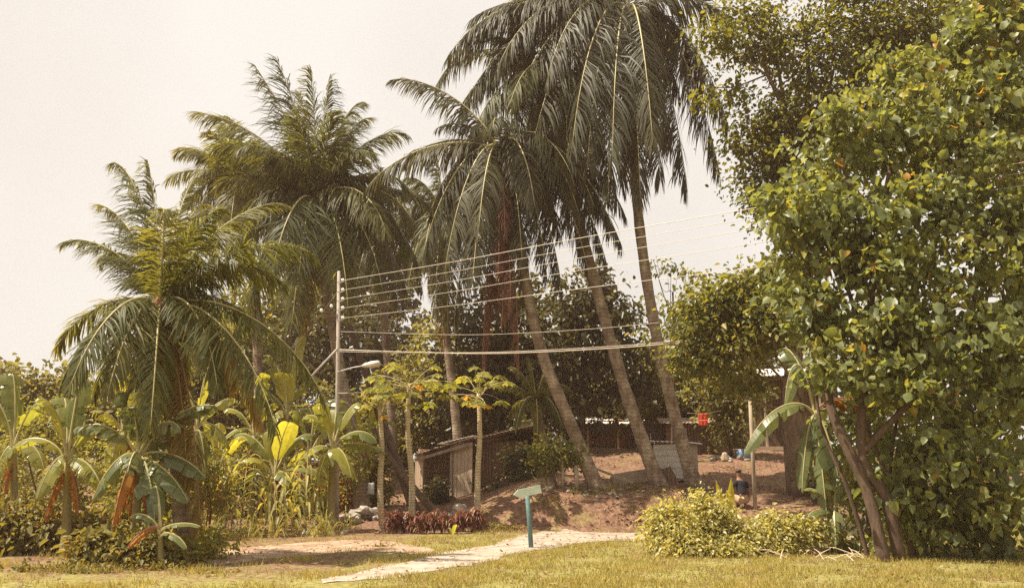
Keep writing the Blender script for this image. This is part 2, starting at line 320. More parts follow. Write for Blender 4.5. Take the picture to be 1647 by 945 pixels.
def palm(label, base, trunk_px, crown, D, tips, r0=.2, r1=.13, mats=('frond', 'rachis'), fill=8, fl=(2.6, 3.6), nl=74, ll=.72, lw=.036, hang=.5, nuts=0, dead=(), name='coconut_palm', rr=.036, fillel=(-60, 55), yel=()):
    base = np.asarray(base, float); root = empty(name, base, label, 'palm tree', 'coconut palms')
    C = at(*crown, D)-base
    pts = [np.zeros(3)-UP*.25]
    for k, p in enumerate(trunk_px):
        f = (k+1)/(len(trunk_px)+1)
        pts.append(at(p[0], p[1], base[1]*(1-f)+D*f)-base)
    pts.append(C-UP*.1)
    tp = spline(pts, 36); f = np.linspace(0, 1, 36)
    rad = r1+(r0-r1)*(1-f)**1.2+.6*r0*np.exp(-f*20)
    rad = rad*(1+.045*np.sin(np.arange(36)*2.1)+rng.normal(0, .02, 36))
    mb = MB(); mb.tube(tp, rad, 12); mb.build('trunk', 'palm_bark', root, True)
    mb = MB(); mb.tube([C-UP*.55, C-UP*.25, C+UP*.05, C+UP*.3], [r1*1.02, r1*1.6, r1*1.45, r1*.4], 9)
    for k in range(14):
        a = rnd.uniform(0, 6.28); q = C+np.array([math.cos(a), math.sin(a), 0])*r1*1.3-UP*rnd.uniform(0, .3)
        mb.tube([q, q+np.array([math.cos(a)*.12, math.sin(a)*.12, .15]), q+np.array([math.cos(a)*.35, math.sin(a)*.35, rnd.uniform(-.3, .25)])], [.035, .025, .008], 4)
    mb.build('crown_sheath', 'palm_fibre', root)
    for t in tips:
        tx, ty, dd, lift = t[:4]; kw = t[4] if len(t) > 4 else {}
        tip = at(tx, ty, D+dd)-base
        k2 = dict(mats=mats, nl=nl, ll=ll, lw=lw, hang=hang, rr=rr); k2.update(kw)
        frond(root, C, tip, lift, **k2)
    for k in range(fill):
        a = k*2.39996+rnd.uniform(-.3, .3); e = R(rnd.uniform(*fillel)); l = rnd.uniform(*fl)
        tip = C+np.array([math.cos(a)*math.cos(e), math.sin(a)*math.cos(e), math.sin(e)])*l*.86
        frond(root, C, tip, l*.28*max(.25, math.cos(e)), mats=mats, nl=nl, ll=ll, lw=lw, hang=hang, rr=rr)
    for t in dead:
        tip = at(t[0], t[1], D+t[2])-base
        frond(root, C-UP*.1, tip, t[3], mats=('frond_dead', 'rachis_dead'), nl=60, ll=.55, lw=.04, hang=1.1, rr=rr, label='dry reddish brown dead frond hanging down')
    for t in yel:
        tip = at(t[0], t[1], D+t[2])-base
        frond(root, C-UP*.1, tip, t[3], mats=('frond_yel', 'rachis_dead'), nl=64, ll=.6, lw=.036, hang=.9, rr=rr, label='yellowing old frond hanging down')
    for k in range(nuts):
        a = rnd.uniform(0, 6.28); m = MB()
        m.ball(C+np.array([math.cos(a)*.28, math.sin(a)*.28, -.35-rnd.random()*.25]), (.11, .11, .14), 8)
        m.build('coconut', 'coconut', root, True)
    return root

palm('short coconut palm at the left front with a long yellow frond hanging down', ground(300, 16.3), [(286, 740), (268, 620)], (255, 500), 16.3,
     [(238, 262, .35, .3, dict(hang=1.0, ll=.75)), (180, 262, .6, .7, dict(hang=.9)), (318, 285, 1.0, .6, dict(hang=.9)), (455, 328, .5, .55), (507, 412, -.5, .75), (350, 625, -.9, .62), (522, 645, -.3, .6), (445, 695, -1.2, .5),
      (208, 690, -.4, .55), (242, 690, -1.2, .35), (100, 390, .4, .5), (90, 560, -.2, .5), (330, 330, 1.8, .5), (160, 330, 1.2, .4), (400, 520, 1.6, .6), (290, 640, 1.2, .5), (150, 640, .9, .5), (262, 350, -1.5, .9)],
     .17, .12, ('frond_sun', 'rachis'), 9, (2.3, 3.1), 84, .62, .026, .5, 0, dead=[(215, 600, .2, .25), (228, 640, -.3, .1)], yel=[(322, 850, -.3, .25), (420, 680, .2, .4), (300, 760, -.4, .1)], rr=.028)
palm('tall coconut palm left of the utility pole with feathery upright fronds', ground(583, 28), [(572, 720), (548, 600), (527, 480), (515, 400)], (508, 335), 28,
     [(412, 108, .6, .2, dict(sparse=.3)), (447, 98, .2, .2, dict(sparse=.25)), (498, 112, -.8, .6, dict(hang=1.0)), (530, 128, .4, .5, dict(hang=1.0)), (580, 165, .3, .8, dict(hang=.9)), (650, 215, .5, .8), (655, 300, -.4, 1.0), (318, 182, .4, .7), (380, 235, 1.2, .6), (392, 350, -.8, 1.0),
      (650, 385, -.9, 1.1), (615, 465, -1.4, .9), (560, 500, -2.0, .8), (470, 520, -1.8, .7), (400, 480, -.6, 1.0), (385, 540, .6, .8), (440, 430, -2.6, .8), (655, 470, .8, .9), (600, 250, -1.6, .9), (470, 190, -1.8, .7), (690, 330, .9, .9), (350, 300, .6, .9), (620, 370, -2.2, 1.0), (360, 420, .6, .9), (540, 180, -1.4, .6), (480, 150, .8, .4), (430, 250, -.8, .8), (590, 190, .9, .6), (620, 310, .9, 1), (560, 230, 1.2, .8), (345, 240, -.6, .9), (675, 430, -.6, 1)],
     .2, .14, ('frond', 'rachis'), 8, (3.0, 4.2), 84, .95, .034, .55, 3, yel=[(490, 530, -.6, .3)])
palm('yellow green coconut palm in the gap behind the two left palms', ground(420, 34), [(415, 600), (405, 420)], (385, 315), 34,
     [(320, 255, 0, .7), (350, 235, .6, .6), (300, 330, -.3, .9), (440, 240, 0, .5), (470, 330, 0, .9), (330, 400, -.6, .8), (390, 420, -2, .8), (270, 290, 1, .9), (450, 400, -1, .8), (410, 230, -1, .7), (290, 250, -.5, .9), (300, 380, -1.2, 1), (340, 440, -1.6, .9), (280, 420, .4, 1), (360, 200, .4, .5), (310, 290, -1.6, 1), (440, 300, -1.8, 1), (370, 370, -2.4, .9)],
     .2, .14, ('frond_sun', 'rachis'), 9, (3.4, 4.4), 64, .9, .04, .5)
palm('dark leaning coconut palm with reddish dead fronds hanging in its crown', ground(968, 26.3), [(915, 675), (876, 580), (850, 480), (832, 360)], (806, 248), 26.3,
     [(588, 305, -.3, .8), (633, 128, .4, .7, dict(sparse=.25)), (678, 420, -.6, .9), (715, 440, -1.4, .9), (690, 350, .4, .9), (760, 455, -1.9, .7), (840, 420, -1.6, .8), (880, 445, -.9, .9), (945, 430, -.4, 1.0), (1000, 396, .2, 1.0), (965, 300, .9, .9),
      (705, 205, 1.0, .5, dict(sparse=.4)), (730, 520, -.3, .6), (860, 330, -2.2, .9), (770, 370, -2.4, .7), (900, 380, 1.0, .9), (650, 260, 1.3, .8), (850, 480, .5, .7), (790, 500, .6, .6), (720, 330, 1.6, .8), (930, 340, -1.2, 1.0), (905, 470, .4, .8), (985, 365, -.3, 1.1), (955, 330, -.7, 1.2), (925, 300, -1.2, 1.2), (1005, 345, .3, 1.3), (975, 420, -.1, 1.1)],
     .2, .135, ('frond_shade', 'rachis'), 4, (2.8, 3.6), 84, .85, .036, .75, 4, dead=[(802, 440, -1.7, .12), (822, 500, -1.4, .1), (812, 380, -1.9, .1), (808, 520, -.6, .12), (835, 590, -.3, .15), (775, 600, .2, .2), (818, 400, -.9, .2)], fillel=(-65, 15))
palm('coconut palm with a pale leaning trunk crossed by the wires', ground(1064, 26.8), [(1010, 640), (965, 485), (935, 370), (918, 290)], (906, 130), 27.6,
     [(742, 170, -.6, 1.0), (760, 215, -1.2, .9), (738, 262, .2, .9), (800, 290, -1.5, 1.0), (835, 330, -.8, .9), (870, 330, -1.6, .8), (915, 320, -1.9, .7), (955, 335, -1.2, .8), (985, 300, .3, .9), (790, 60, 0, .4), (850, 20, .4, .3), (1000, 190, 1, .8), (750, 90, .6, .7), (880, 290, .8, .7), (820, 170, -2.4, .9), (940, 290, 1.3, .8), (845, 250, 1.5, .8)],
     .2, .14, ('frond', 'rachis'), 4, (2.8, 3.6), 84, .85, .036, .8, 3, yel=[(918, 330, -.8, .3)], fillel=(-65, 25))
palm('tallest coconut palm with a long straight trunk rising beside the white coop and drooping fronds', ground(1122, 27.2), [(1078, 640), (1045, 480), (1024, 320), (1016, 170)], (1012, 28), 27.2,
     [(735, 195, -.4, 1.4), (765, 150, .4, 1.3), (718, 95, -.3, 1.6), (700, 140, .3, 1.7), (760, 30, 0, 1.0), (800, 110, -1.2, 1.5), (880, 130, -1.8, 1.4), (800, 250, -1.3, 1.5), (850, 270, -1.8, 1.4), (905, 310, -1.6, 1.3), (945, 265, -2.3, 1.1), (978, 325, -1.8, .9), (1030, 320, -2.2, .9), (1062, 290, -1.4, 1.0), (1106, 308, -.6, 1.2), (1158, 280, -.2, 1.3), (1172, 205, .3, 1.2), (1130, 130, .7, 1.0),
      (1000, 300, 1.0, .9), (900, 200, .9, 1.3), (1080, 240, 1.1, 1.1), (820, 60, .2, 1.0), (870, -60, .6, .5), (1110, -70, .6, .5), (1010, -160, 0, .3), (1180, 40, -.5, 1.0), (745, 60, -.6, 1.1), (930, -120, -.5, .6), (985, 260, -2.8, 1.0), (1050, 230, -2.9, 1.0), (920, 240, -2.6, 1.2)],
     .2, .14, ('frond_shade', 'rachis'), 3, (3.2, 4.0), 92, 1.0, .038, .85, 5, dead=[(1025, 300, -.5, .3)], fillel=(-70, -20))
palm('slim coconut palm growing behind the plank hut', ground(743, 35), [(730, 640), (718, 540)], (712, 350), 35,
     [(640, 360, -.3, .9), (600, 400, .2, .9), (655, 470, -1.2, .8), (700, 500, -2.0, .7), (720, 520, -1.6, .6), (770, 440, -.6, .9), (650, 290, .4, .7), (700, 240, 0, .4), (755, 300, .6, .7), (630, 440, 1, .8), (680, 430, -2.4, .9)],
     .19, .15, ('frond', 'rachis'), 5, (2.8, 3.6), 60, .85, .042, .8, 2, yel=[(712, 560, -.7, .2), (690, 470, -1, .4)], fillel=(-60, 30))
palm('coconut palm crown layered dark behind the tall feathery palm', ground(640, 37), [(632, 700), (620, 540)], (610, 385), 37,
     [(540, 330, 0, .8), (690, 340, 0, .8), (670, 300, .6, .6), (560, 290, .4, .5), (530, 420, -.4, 1), (700, 430, -.4, 1), (570, 480, -1.4, .8), (640, 490, -1.8, .7), (680, 470, -1, .9), (610, 270, .3, .3), (600, 450, -2.4, .8), (540, 470, -.6, .9)],
     .19, .15, ('frond_shade', 'rachis'), 6, (2.8, 3.6), 60, .9, .042, .7, fillel=(-60, 30))
palm('young low coconut palm with yellow green fronds in front of the dark trees', ground(888, 27.5), [(880, 740), (870, 690)], (862, 650), 27.5,
     [(800, 628, -.3, .4), (820, 590, .2, .3), (850, 575, 0, .3), (890, 585, .3, .3), (920, 630, 0, .5), (905, 690, -.6, .5), (830, 690, -.9, .5), (865, 700, -1.1, .4)],
     .14, .1, ('frond_sun', 'rachis'), 3, (.9, 1.3), 44, .38, .03, .6, rr=.022)
# ------------------------------------------------------------------ banana plants
def bleaf(parent, C, tip, lift, width=.42, mats=('banana', 'rachis'), tear=.25, vfold=.35, tbase=None, label=None, roll=0.):
    """a broad paddle leaf along an arched midrib, its blade torn into strips along the side veins"""
    h = (tip-C)*np.array([1, 1, 0]); dz = tip[2]-C[2]
    P1 = C+h*.2+UP*(lift+max(dz, 0)*.5); P2 = C+h*.75+UP*(lift*.95+dz*.5+max(dz, 0)*.35)
    K = 30; pts = bez(C, P1, P2, tip, K); s = np.linspace(0, 1, K)
    a = math.atan2(h[1], h[0]) if np.linalg.norm(h) > .05 else rnd.uniform(0, 6.28)
    B0 = np.array([-math.sin(a), math.cos(a), 0]); T = nrm(np.gradient(pts, axis=0))
    B = nrm(B0-(T@B0)[:, None]*T); N = np.cross(T, B)
    if N[2][2] < 0: N = -N
    B, N = B*math.cos(roll)+N*math.sin(roll), N*math.cos(roll)-B*math.sin(roll)
    width = width*1.35; tear = min(.8, tear*1.7)
    wd = width*np.interp(s, [0, .16, .22, .35, .6, .85, .95, 1], [.0, .0, .45, .9, 1, .8, .5, .06])*.5
    mb = MB(); mb.tube(pts, np.interp(s, [0, .2, 1], [.04, .026, .006]), 5, 1)
    tb = rnd.uniform(.1, .8) if tbase is None else tbase
    for sd in (-1, 1):
        k = 5
        while k < K-1:
            m = 1
            while k+m < K-1 and rnd.random() > tear: m += 1
            dr = vfold*.8+rnd.gauss(0, .12)+(rnd.random()*.6 if m < 4 else 0); V = []
            shift = rnd.uniform(0, .35)*wd[k]
            for j in range(k, k+m+1):
                for q, (r1, r2) in enumerate(((0, 0), (.55, .15), (1, .55))):
                    ang = dr*(.5+.5*q)
                    p = pts[j]+(B[j]*sd*math.cos(ang)-N[j]*math.sin(ang)*.8-UP*r2*.25*abs(B[j][0]*B[j][0]+B[j][1]*B[j][1]))*wd[j]*r1+T[j]*(shift*r1+.12*wd[j]*r1)
                    if tear > .02 and q == 2 and j in (k, k+m): p = p-(B[j]*sd)*wd[j]*rnd.uniform(0, .15)
                    V.append(p)
            Fc = []
            for j in range(m):
                for q in range(2): Fc.append((j*3+q, j*3+q+1, j*3+q+4, j*3+q+3))
            mb.add(V, Fc, 0, min(1, max(0, tb+rnd.gauss(0, .08))))
            k += m
    o = mb.build('leaf', list(mats), parent)
    if label: o['label'] = label
    return o
DRY = dict(mats=('banana_dry', 'rachis_dead'), tear=.5, vfold=.9, label='dry orange brown hanging leaf')
def banana(label, base, top, D, leaves, r=.11, mats=('banana', 'rachis'), width=.45, tear=.2):
    base = np.asarray(base, float); root = empty('banana_plant', base, label, 'banana plant', 'banana plants')
    C = at(*top, D)-base
    mb = MB()
    mid = C*.5+np.array([rnd.uniform(-.05, .05), 0, 0])
    sp_ = spline([-UP*.1, mid*.6, C], 12); mb.tube(sp_, np.linspace(r*1.25, r*.5, 12), 9); mb.build('stem', 'banana_stem', root, True)
    for t in leaves:
        tx, ty, dd, lift = t[:4]; kw = dict(mats=mats, width=width, tear=tear)
        if len(t) > 4: kw.update(t[4])
        bleaf(root, C-UP*rnd.uniform(0, .15), at(tx, ty, D+dd)-base, lift, **kw)
    if r >= .1:
        for k in range(3):
            a = rnd.uniform(0, 6.28); q = C*rnd.uniform(.82, .95)
            bleaf(root, q, q+np.array([math.cos(a)*.35, math.sin(a)*.35, -rnd.uniform(.5, .95)]), .15, **{**DRY, 'width': .22})
    return root
banana('banana plant at the front left corner with dark leaves spread flat', ground(222, 16.0), (222, 735), 16.0,
       [(208, 655, -.3, .3), (345, 652, -.2, .28, dict(tbase=.15)), (330, 768, -.3, .25, dict(tbase=.1)), (302, 806, -.5, .12), (120, 690, 0, .3), (240, 660, .5, .2), (150, 800, -.4, .3), (262, 700, .9, .3), (180, 850, -.5, .3, DRY), (250, 850, -.7, .2), (300, 720, .6, .35), (205, 760, -.7, .2), (270, 640, .2, .3, dict(tbase=.95)), (196, 630, .2, .2), (232, 628, -.1, .2, dict(tbase=.9)), (290, 690, -.5, .4)], .1, ('banana_blue', 'rachis'), .42, .3)
banana('small banana plant in the front left corner with low drooping leaves', ground(262, 15.2), (258, 850), 15.2,
       [(322, 846, -.1, .1), (210, 830, -.1, .15), (250, 780, .3, .1), (300, 880, -.2, .15), (205, 880, -.2, .12, DRY)], .06, ('banana_blue', 'rachis'), .2, .1)
banana('banana plant with two bright upright leaves behind the maize', ground(440, 25), (442, 765), 25,
       [(466, 678, -.3, .2, dict(tbase=.95, width=.6, tear=.02, vfold=.1)), (440, 690, .2, .2, dict(tbase=.9, width=.5, tear=.02)), (388, 742, -.4, .35, dict(tbase=.9)), (378, 700, .2, .4), (515, 762, -.4, .35), (505, 700, .4, .4), (395, 770, .2, .35), (470, 780, -.9, .3)], .11, width=.48, tear=.06)
banana('banana plant with glossy leaves in front of the utility pole', ground(533, 24), (535, 722), 24,
       [(517, 648, -.4, .25, dict(tbase=.85, width=.55)), (577, 648, .2, .25, dict(tbase=.7)), (604, 706, -.3, .45), (620, 728, .4, .3), (565, 765, -.7, .3), (488, 672, .2, .4), (480, 745, -.5, .4), (545, 640, .7, .2), (510, 780, -.4, .3)], .13, width=.5, tear=.12)
banana('banana plant whose pale upright leaves stand out high behind the maize', ground(462, 29), (462, 665), 29,
       [(455, 600, -.3, .2, dict(tbase=1, width=.62, tear=.02, vfold=.1)), (482, 540, .2, .3, dict(tbase=.8, width=.55)), (430, 570, .3, .3), (515, 610, 0, .5), (405, 640, 0, .5), (520, 670, -.3, .4), (430, 690, -.5, .4)], .14, ('banana', 'rachis'), .55, .12)
banana('banana plant with yellow leaves behind the hanging yellow frond', ground(352, 24), (350, 770), 24,
       [(325, 668, -.2, .25, dict(tbase=.8)), (352, 680, .2, .2, dict(tbase=1)), (395, 705, -.3, .4, dict(tbase=1)), (300, 720, .2, .4), (380, 770, -.5, .35, dict(tbase=.9)), (310, 770, -.2, .35), (362, 810, -.5, .2, DRY)], .1, width=.4, tear=.15)
banana('tattered banana plant under the broad leaved tree with a pale drooping leaf', ground(1352, 18.6), (1310, 662), 18.6,
       [(1197, 728, -.4, .55, dict(width=.5, tbase=.4, tear=.08, vfold=.7)), (1262, 655, .1, 1.35, dict(width=.5, tbase=.5, tear=.1, vfold=.8)), (1348, 765, -.5, .12, dict(tear=.75, width=.6)), (1400, 700, .3, .3, dict(tear=.7)), (1335, 560, .4, .2, dict(tear=.5)), (1260, 560, .6, .3, dict(tear=.2, tbase=.3)),
        (1405, 655, -.1, .35, DRY), (1290, 790, -.4, .1, dict(width=.35)), (1330, 830, -.6, .1, dict(tear=.6))], .1, ('banana_blue', 'rachis'), .5, .3)
banana('low banana sucker with two flat leaves beside the tattered banana', ground(1345, 18.2), (1342, 822), 18.2,
       [(1294, 787, -.1, .2), (1300, 828, -.3, .15), (1375, 790, .2, .2), (1345, 875, -.4, .12), (1350, 760, .2, .1)], .05, ('banana_blue', 'rachis'), .24, .1)
banana('tall banana plant with big leaves showing through the right tree', ground(1418, 20.5), (1408, 520), 20.5,
       [(1355, 405, -.2, .3, dict(tbase=.4, width=.5)), (1425, 415, 0, .25, dict(tbase=1, width=.5)), (1470, 470, -.3, .5), (1340, 530, -.5, .5), (1430, 560, -.8, .5)], .13, ('banana_blue', 'rachis'), .5, .15)
for lab, base_, top_, D_, lv in [
    ('tall banana plant with upright leaves at the left edge behind the front banana plants', (196, 19.5), (198, 690), 19.5, [(170, 600), (215, 590), (240, 640), (150, 660), (255, 700), (180, 740), (230, 750)]),
    ('banana plant with narrow upright leaves right of the hanging yellow frond', (405, 26.3), (408, 700), 26.3, [(380, 610), (425, 600), (445, 650), (360, 660), (350, 720), (455, 720), (410, 640)]),
    ('banana plant half hidden between the maize and the utility pole', (500, 27.5), (498, 730), 27.5, [(470, 660), (515, 640), (545, 690), (450, 700), (455, 770), (545, 760)]),
    ('banana plant with ragged leaves in the shade right of the utility pole', (592, 29), (590, 720), 29, [(560, 650), (605, 640), (635, 680), (640, 740), (550, 720), (580, 780)]),
    ('banana plant rising behind the trunk of the short front palm', (318, 22), (316, 690), 22, [(280, 610), (335, 590), (375, 640), (250, 680), (370, 720), (270, 740), (330, 770)]),
    ('banana plant with pale leaves just left of the short front palm trunk', (262, 21), (260, 720), 21, [(225, 640), (275, 620), (310, 690), (210, 720), (215, 780), (305, 770)])]:
    banana(lab, ground(*base_), top_, D_, [(x, y, rnd.uniform(-.5, .5), rnd.uniform(.15, .45), dict(tbase=rnd.uniform(.5, 1))) for x, y in lv], .1, width=.42, tear=.15)
banana('banana plant at the left edge with broad arching leaves', ground(105, 17.5), (108, 740), 17.5,
       [(60, 640, -.3, .3), (20, 720, 0, .4), (130, 610, .2, .2), (170, 690, 0, .4), (60, 800, -.5, .3), (165, 790, -.4, .3), (100, 640, .5, .3)], .11, width=.4, tear=.15)
banana('banana plant beside the young palm fronds at the far left edge', ground(20, 20), (22, 720), 20,
       [(-30, 640, 0, .4), (20, 600, .3, .2), (75, 650, 0, .4), (70, 750, -.4, .4), (-10, 770, -.3, .3)], .11, width=.45, tear=.15)

# ------------------------------------------------------------------ papaya trees
def pleaf(parent, C, end, size, mat, label=None):
    """palmate lobed blade on a long petiole"""
    end = np.asarray(end, float); mb = MB()
    mid = (C+end)/2+UP*.08
    mb.tube(bez(C, mid, mid+(end-C)*.1, end, 6), [.012, .011, .01, .009, .008, .007], 4, 1)
    a0 = math.atan2(end[1]-C[1], end[0]-C[0])
    dn = UP*-1
    for k in range(7):
        a = a0+(k-3)*.72; ln = size*(1-.07*abs(k-3))*rnd.uniform(.85, 1.1)
        d = np.array([math.cos(a), math.sin(a), -.25-.25*rnd.random()]); d /= np.linalg.norm(d)
        w = np.cross(UP, d); w /= np.linalg.norm(w); p = end; V = []
        tw = rnd.uniform(-.35, .35); w = w*math.cos(tw)+UP*math.sin(tw)
        prof = [(0, .04), (.3, .15), (.42, .34), (.55, .16), (.72, .26), (.82, .1), (1, .01)]
        for t, q in prof:
            c = p+d*ln*t+dn*ln*.22*t*t
            V += [c-w*ln*q, c+dn*.0, c+w*ln*q]
        Fc = []
        for j in range(len(prof)-1):
            for q in range(2): Fc.append((j*3+q, j*3+q+1, j*3+q+4, j*3+q+3))
        mb.add(V, Fc, 0, rnd.random())
    o = mb.build('leaf', [mat, 'rachis'], parent)
    if label: o['label'] = label
def papaya(label, base, top, D, n, spread, size, yel=()):
    root = empty('papaya_tree', base, label, 'papaya tree', 'papaya trees')
    C = at(*top, D)-base
    mb = MB(); tp = spline([-UP*.15, C*.33+np.array([rnd.uniform(-.07, .07), 0, 0]), C*.66+np.array([rnd.uniform(-.06, .06), 0, 0]), C], 22)
    mb.tube(tp, np.linspace(.098, .06, 22)*(1+rng.normal(0, .02, 22)), 10); mb.build('trunk', 'papaya_bark', root, True)
    for k in range(n):
        a = k*2.39996+rnd.uniform(-.2, .2); e = R(rnd.uniform(-28, 75)); l = spread*rnd.uniform(.5, 1.25)
        end = C+np.array([math.cos(a)*math.cos(e), math.sin(a)*math.cos(e), math.sin(e)*.75])*l
        pleaf(root, C-UP*rnd.uniform(0, .2), end, size*rnd.uniform(.6, 1.2), 'papaya')
    for (x, y, dd) in yel:
        pleaf(root, C-UP*.12, at(x, y, D+dd)-base, size*.75, 'papaya_yel', 'yellow dying leaf')
    return root
papaya('shortest papaya tree nearest the rock pile with two yellow leaves', ground(616, 24.6), (611, 652), 24.6, 12, .75, .34, [(584, 652, -.2), (618, 668, -.3)])
papaya('middle papaya tree with the widest crown', ground(662, 25), (658, 618), 25, 22, 1.05, .42, [(672, 618, -.3)])
papaya('papaya tree at the right end of the red hedge, before the hut', ground(768, 25.2), (770, 632), 25.2, 17, .85, .4, [(750, 636, -.3), (765, 648, -.4), (781, 650, -.3)])

# ------------------------------------------------------------------ broadleaf trees
def crown_mesh(name, parent, off, ells, n, lsize, mat, clump=.22, wid=.5, up=.75, per=26, droop=.0, aspect=1.0):
    """n folded leaves set in clumps through ellipsoids (centre, radii); off = thing's base"""
    cs = np.array([e[0] for e in ells]); rs = np.array([e[1] for e in ells])
    wgt = (rs.prod(1))**(2/3.); wgt /= wgt.sum()
    nc = max(4, n//per); pick = rng.choice(len(ells), nc, p=wgt)
    d = nrm(rng.normal(size=(nc, 3))); rad = rng.uniform(.05, 1.35, nc)**.6
    cc = cs[pick]+d*rs[pick]*rad[:, None]
    csz = rng.uniform(.6, 1.5, nc)*clump
    ci = rng.integers(0, nc, n)
    P = cc[ci]+rng.normal(size=(n, 3))*csz[ci][:, None]*np.array([1, 1, .6])
    outd = nrm(d[ci]+rng.normal(0, .6, (n, 3))+np.array([0, 0, -droop]))
    nor = nrm(rng.normal(0, 1-up, (n, 3))+UP*up+outd*.25)
    T = nrm(outd-(outd*nor).sum(1)[:, None]*nor); Bv = np.cross(nor, T)
    ln = (lsize*rng.uniform(.5, 1.35, n)*rng.uniform(.65, 1.25, nc)[ci])[:, None]; w = ln*wid*.5
    b = P; t = P+T*ln-UP*ln*.12
    l1 = P+T*ln*.28+Bv*w+nor*w*.25; l2 = P+T*ln*.66+Bv*w*.8+nor*w*.2
    r1 = P+T*ln*.28-Bv*w+nor*w*.25; r2 = P+T*ln*.66-Bv*w*.8+nor*w*.2
    cu = (rng.random(n)**1.5*.55)[:, None]*ln; l2 = l2-nor*cu*.3; r2 = r2-nor*cu*.3; t = t-nor*cu-T*cu*.25
    V = np.stack([b, l1, l2, t, r2, r1], 1)-np.asarray(off)
    tint = np.clip(rng.random(nc)[ci]*.5+rng.random(n)*.5+(rng.random(n) > .985)*.5, 0, 1)
    return quads(name, V, mat, tint, parent, [(0, 1, 2, 3), (0, 3, 4, 5)])
def limbs(parent, off, lines, mat='bark', n=9, name='trunk'):
    mb = MB()
    for pts, r0, r1 in lines:
        p = spline(np.asarray(pts)-np.asarray(off), 16)
        f = np.linspace(0, 1, 16)
        mb.tube(p, (r0*(1-f)+r1*f)*(1+rng.normal(0, .03, 16)), n)
    return mb.build(name, mat, parent, True)
def E(px, py, Y, rx, ry=None, rz=None):
    """ellipsoid from picture size (pixels) at depth Y; rz given in metres along depth"""
    ry = rx if ry is None else ry; k = Y/F
    return (at(px, py, Y), np.array([rx*k, (rz if rz else min(rx, ry)*k*1.0), ry*k]))
def tree(name, label, base, trunk, ells, n, ls, mat, bark='bark', cat='tree', group=None, **kw):
    root = empty(name, base, label, cat, group)
    limbs(root, base, trunk, bark)
    crown_mesh('crown', root, base, ells, n, ls, mat, **kw)
    return root
def twigs(base, top, ells, r0, k=3, D=None):
    """main stem base > top, then limbs from the stem to the crown lobes"""
    L = [([base-UP*.2, base*.5+top*.5+np.array([rnd.uniform(-.15, .15), rnd.uniform(-.15, .15), 0]), top], r0, r0*.55)]
    for c, r in ells:
        f = rnd.uniform(.55, .98); s = base*(1-f)+top*f
        m = s*.5+c*.5-UP*rnd.uniform(.05, .3)
        L.append(([s, m, c+r*np.array([rnd.uniform(-.3, .3), 0, .4])], r0*.4, r0*.1))
        for _ in range(k):
            q = c+r*nrm(rng.normal(size=3))*.8; L.append(([m*.5+c*.5, (m+q)/2+UP*rnd.uniform(0, .15), q], r0*.18, r0*.04))
    return L

# right: large tree with broad leaves
b = ground(1425, 16.4)
EL = [E(1430, 190, 17, 75, 60), E(1365, 240, 17.2, 80, 70), E(1500, 230, 17, 90, 90), E(1290, 350, 17.2, 75, 70), E(1390, 360, 16.6, 90, 80), E(1490, 380, 16.5, 90, 90), E(1290, 415, 17.4, 46, 44), E(1330, 470, 16.8, 80, 50), E(1430, 490, 16.4, 80, 70), E(1370, 590, 16.4, 75, 40), E(1450, 620, 16.4, 60, 60), E(1540, 520, 16.4, 90, 110), E(1600, 330, 16.6, 80, 120), E(1580, 160, 17, 90, 90), E(1640, 620, 16.6, 80, 130), E(1530, 700, 16.4, 80, 90), E(1440, 110, 17.3, 50, 40), E(1320, 265, 17.3, 40, 40), E(1275, 345, 17.6, 26, 26), E(1300, 520, 17, 40, 30), E(1380, 540, 16.6, 60, 40), E(1460, 540, 16.4, 70, 50), E(1455, 720, 17, 34, 40), E(1640, 180, 17, 90, 110), E(1650, 460, 16.6, 80, 120), E(1480, 800, 16.8, 50, 60), E(1590, 800, 16.6, 80, 90), E(1345, 600, 17, 28, 22), E(1285, 470, 17.4, 24, 20), E(1640, 30, 17.2, 90, 90), E(1540, 60, 17.2, 50, 50)]
tr = [([b-UP*.2, at(1395, 790, 16.6), at(1345, 680, 16.8), at(1325, 600, 17), at(1330, 480, 17)], .12, .07),
      ([ground(1450, 16.6)-UP*.2, at(1425, 800, 16.6), at(1385, 730, 16.7), at(1395, 560, 16.8), at(1410, 400, 16.8), at(1440, 230, 17)], .12, .05),
      ([ground(1475, 17)-UP*.2, at(1440, 800, 17), at(1400, 700, 17), at(1360, 600, 17.2)], .06, .03), ([ground(1400, 17.2)-UP*.2, at(1365, 790, 17.2), at(1322, 690, 17.4), at(1310, 600, 17.5)], .05, .025), ([ground(1440, 17.4)-UP*.2, at(1432, 760, 17.4), at(1445, 650, 17.3), at(1440, 560, 17.2)], .045, .02), ([at(1395, 560, 16.8), at(1350, 430, 16.9), at(1300, 350, 17)], .05, .02), ([at(1410, 420, 16.8), at(1370, 320, 17), at(1350, 230, 17.1)], .05, .02), ([at(1400, 560, 16.8), at(1480, 450, 16.6), at(1560, 330, 16.6)], .06, .02),
      ([at(1385, 730, 16.7), at(1470, 640, 16.5), at(1560, 560, 16.5), at(1600, 430, 16.5)], .07, .02), ([at(1340, 480, 17), at(1300, 440, 17.2), at(1265, 410, 17.3)], .035, .012), ([at(1560, 560, 16.5), at(1580, 300, 16.7), at(1570, 160, 17)], .045, .015)]
tree('broadleaf_tree', 'big tree with large glossy drooping leaves filling the right side', b, tr, [(c, r*.93) for c, r in EL], 29000, .175, 'big', 'bark_dark', clump=.23, wid=.78, up=.42, per=54, droop=.8)
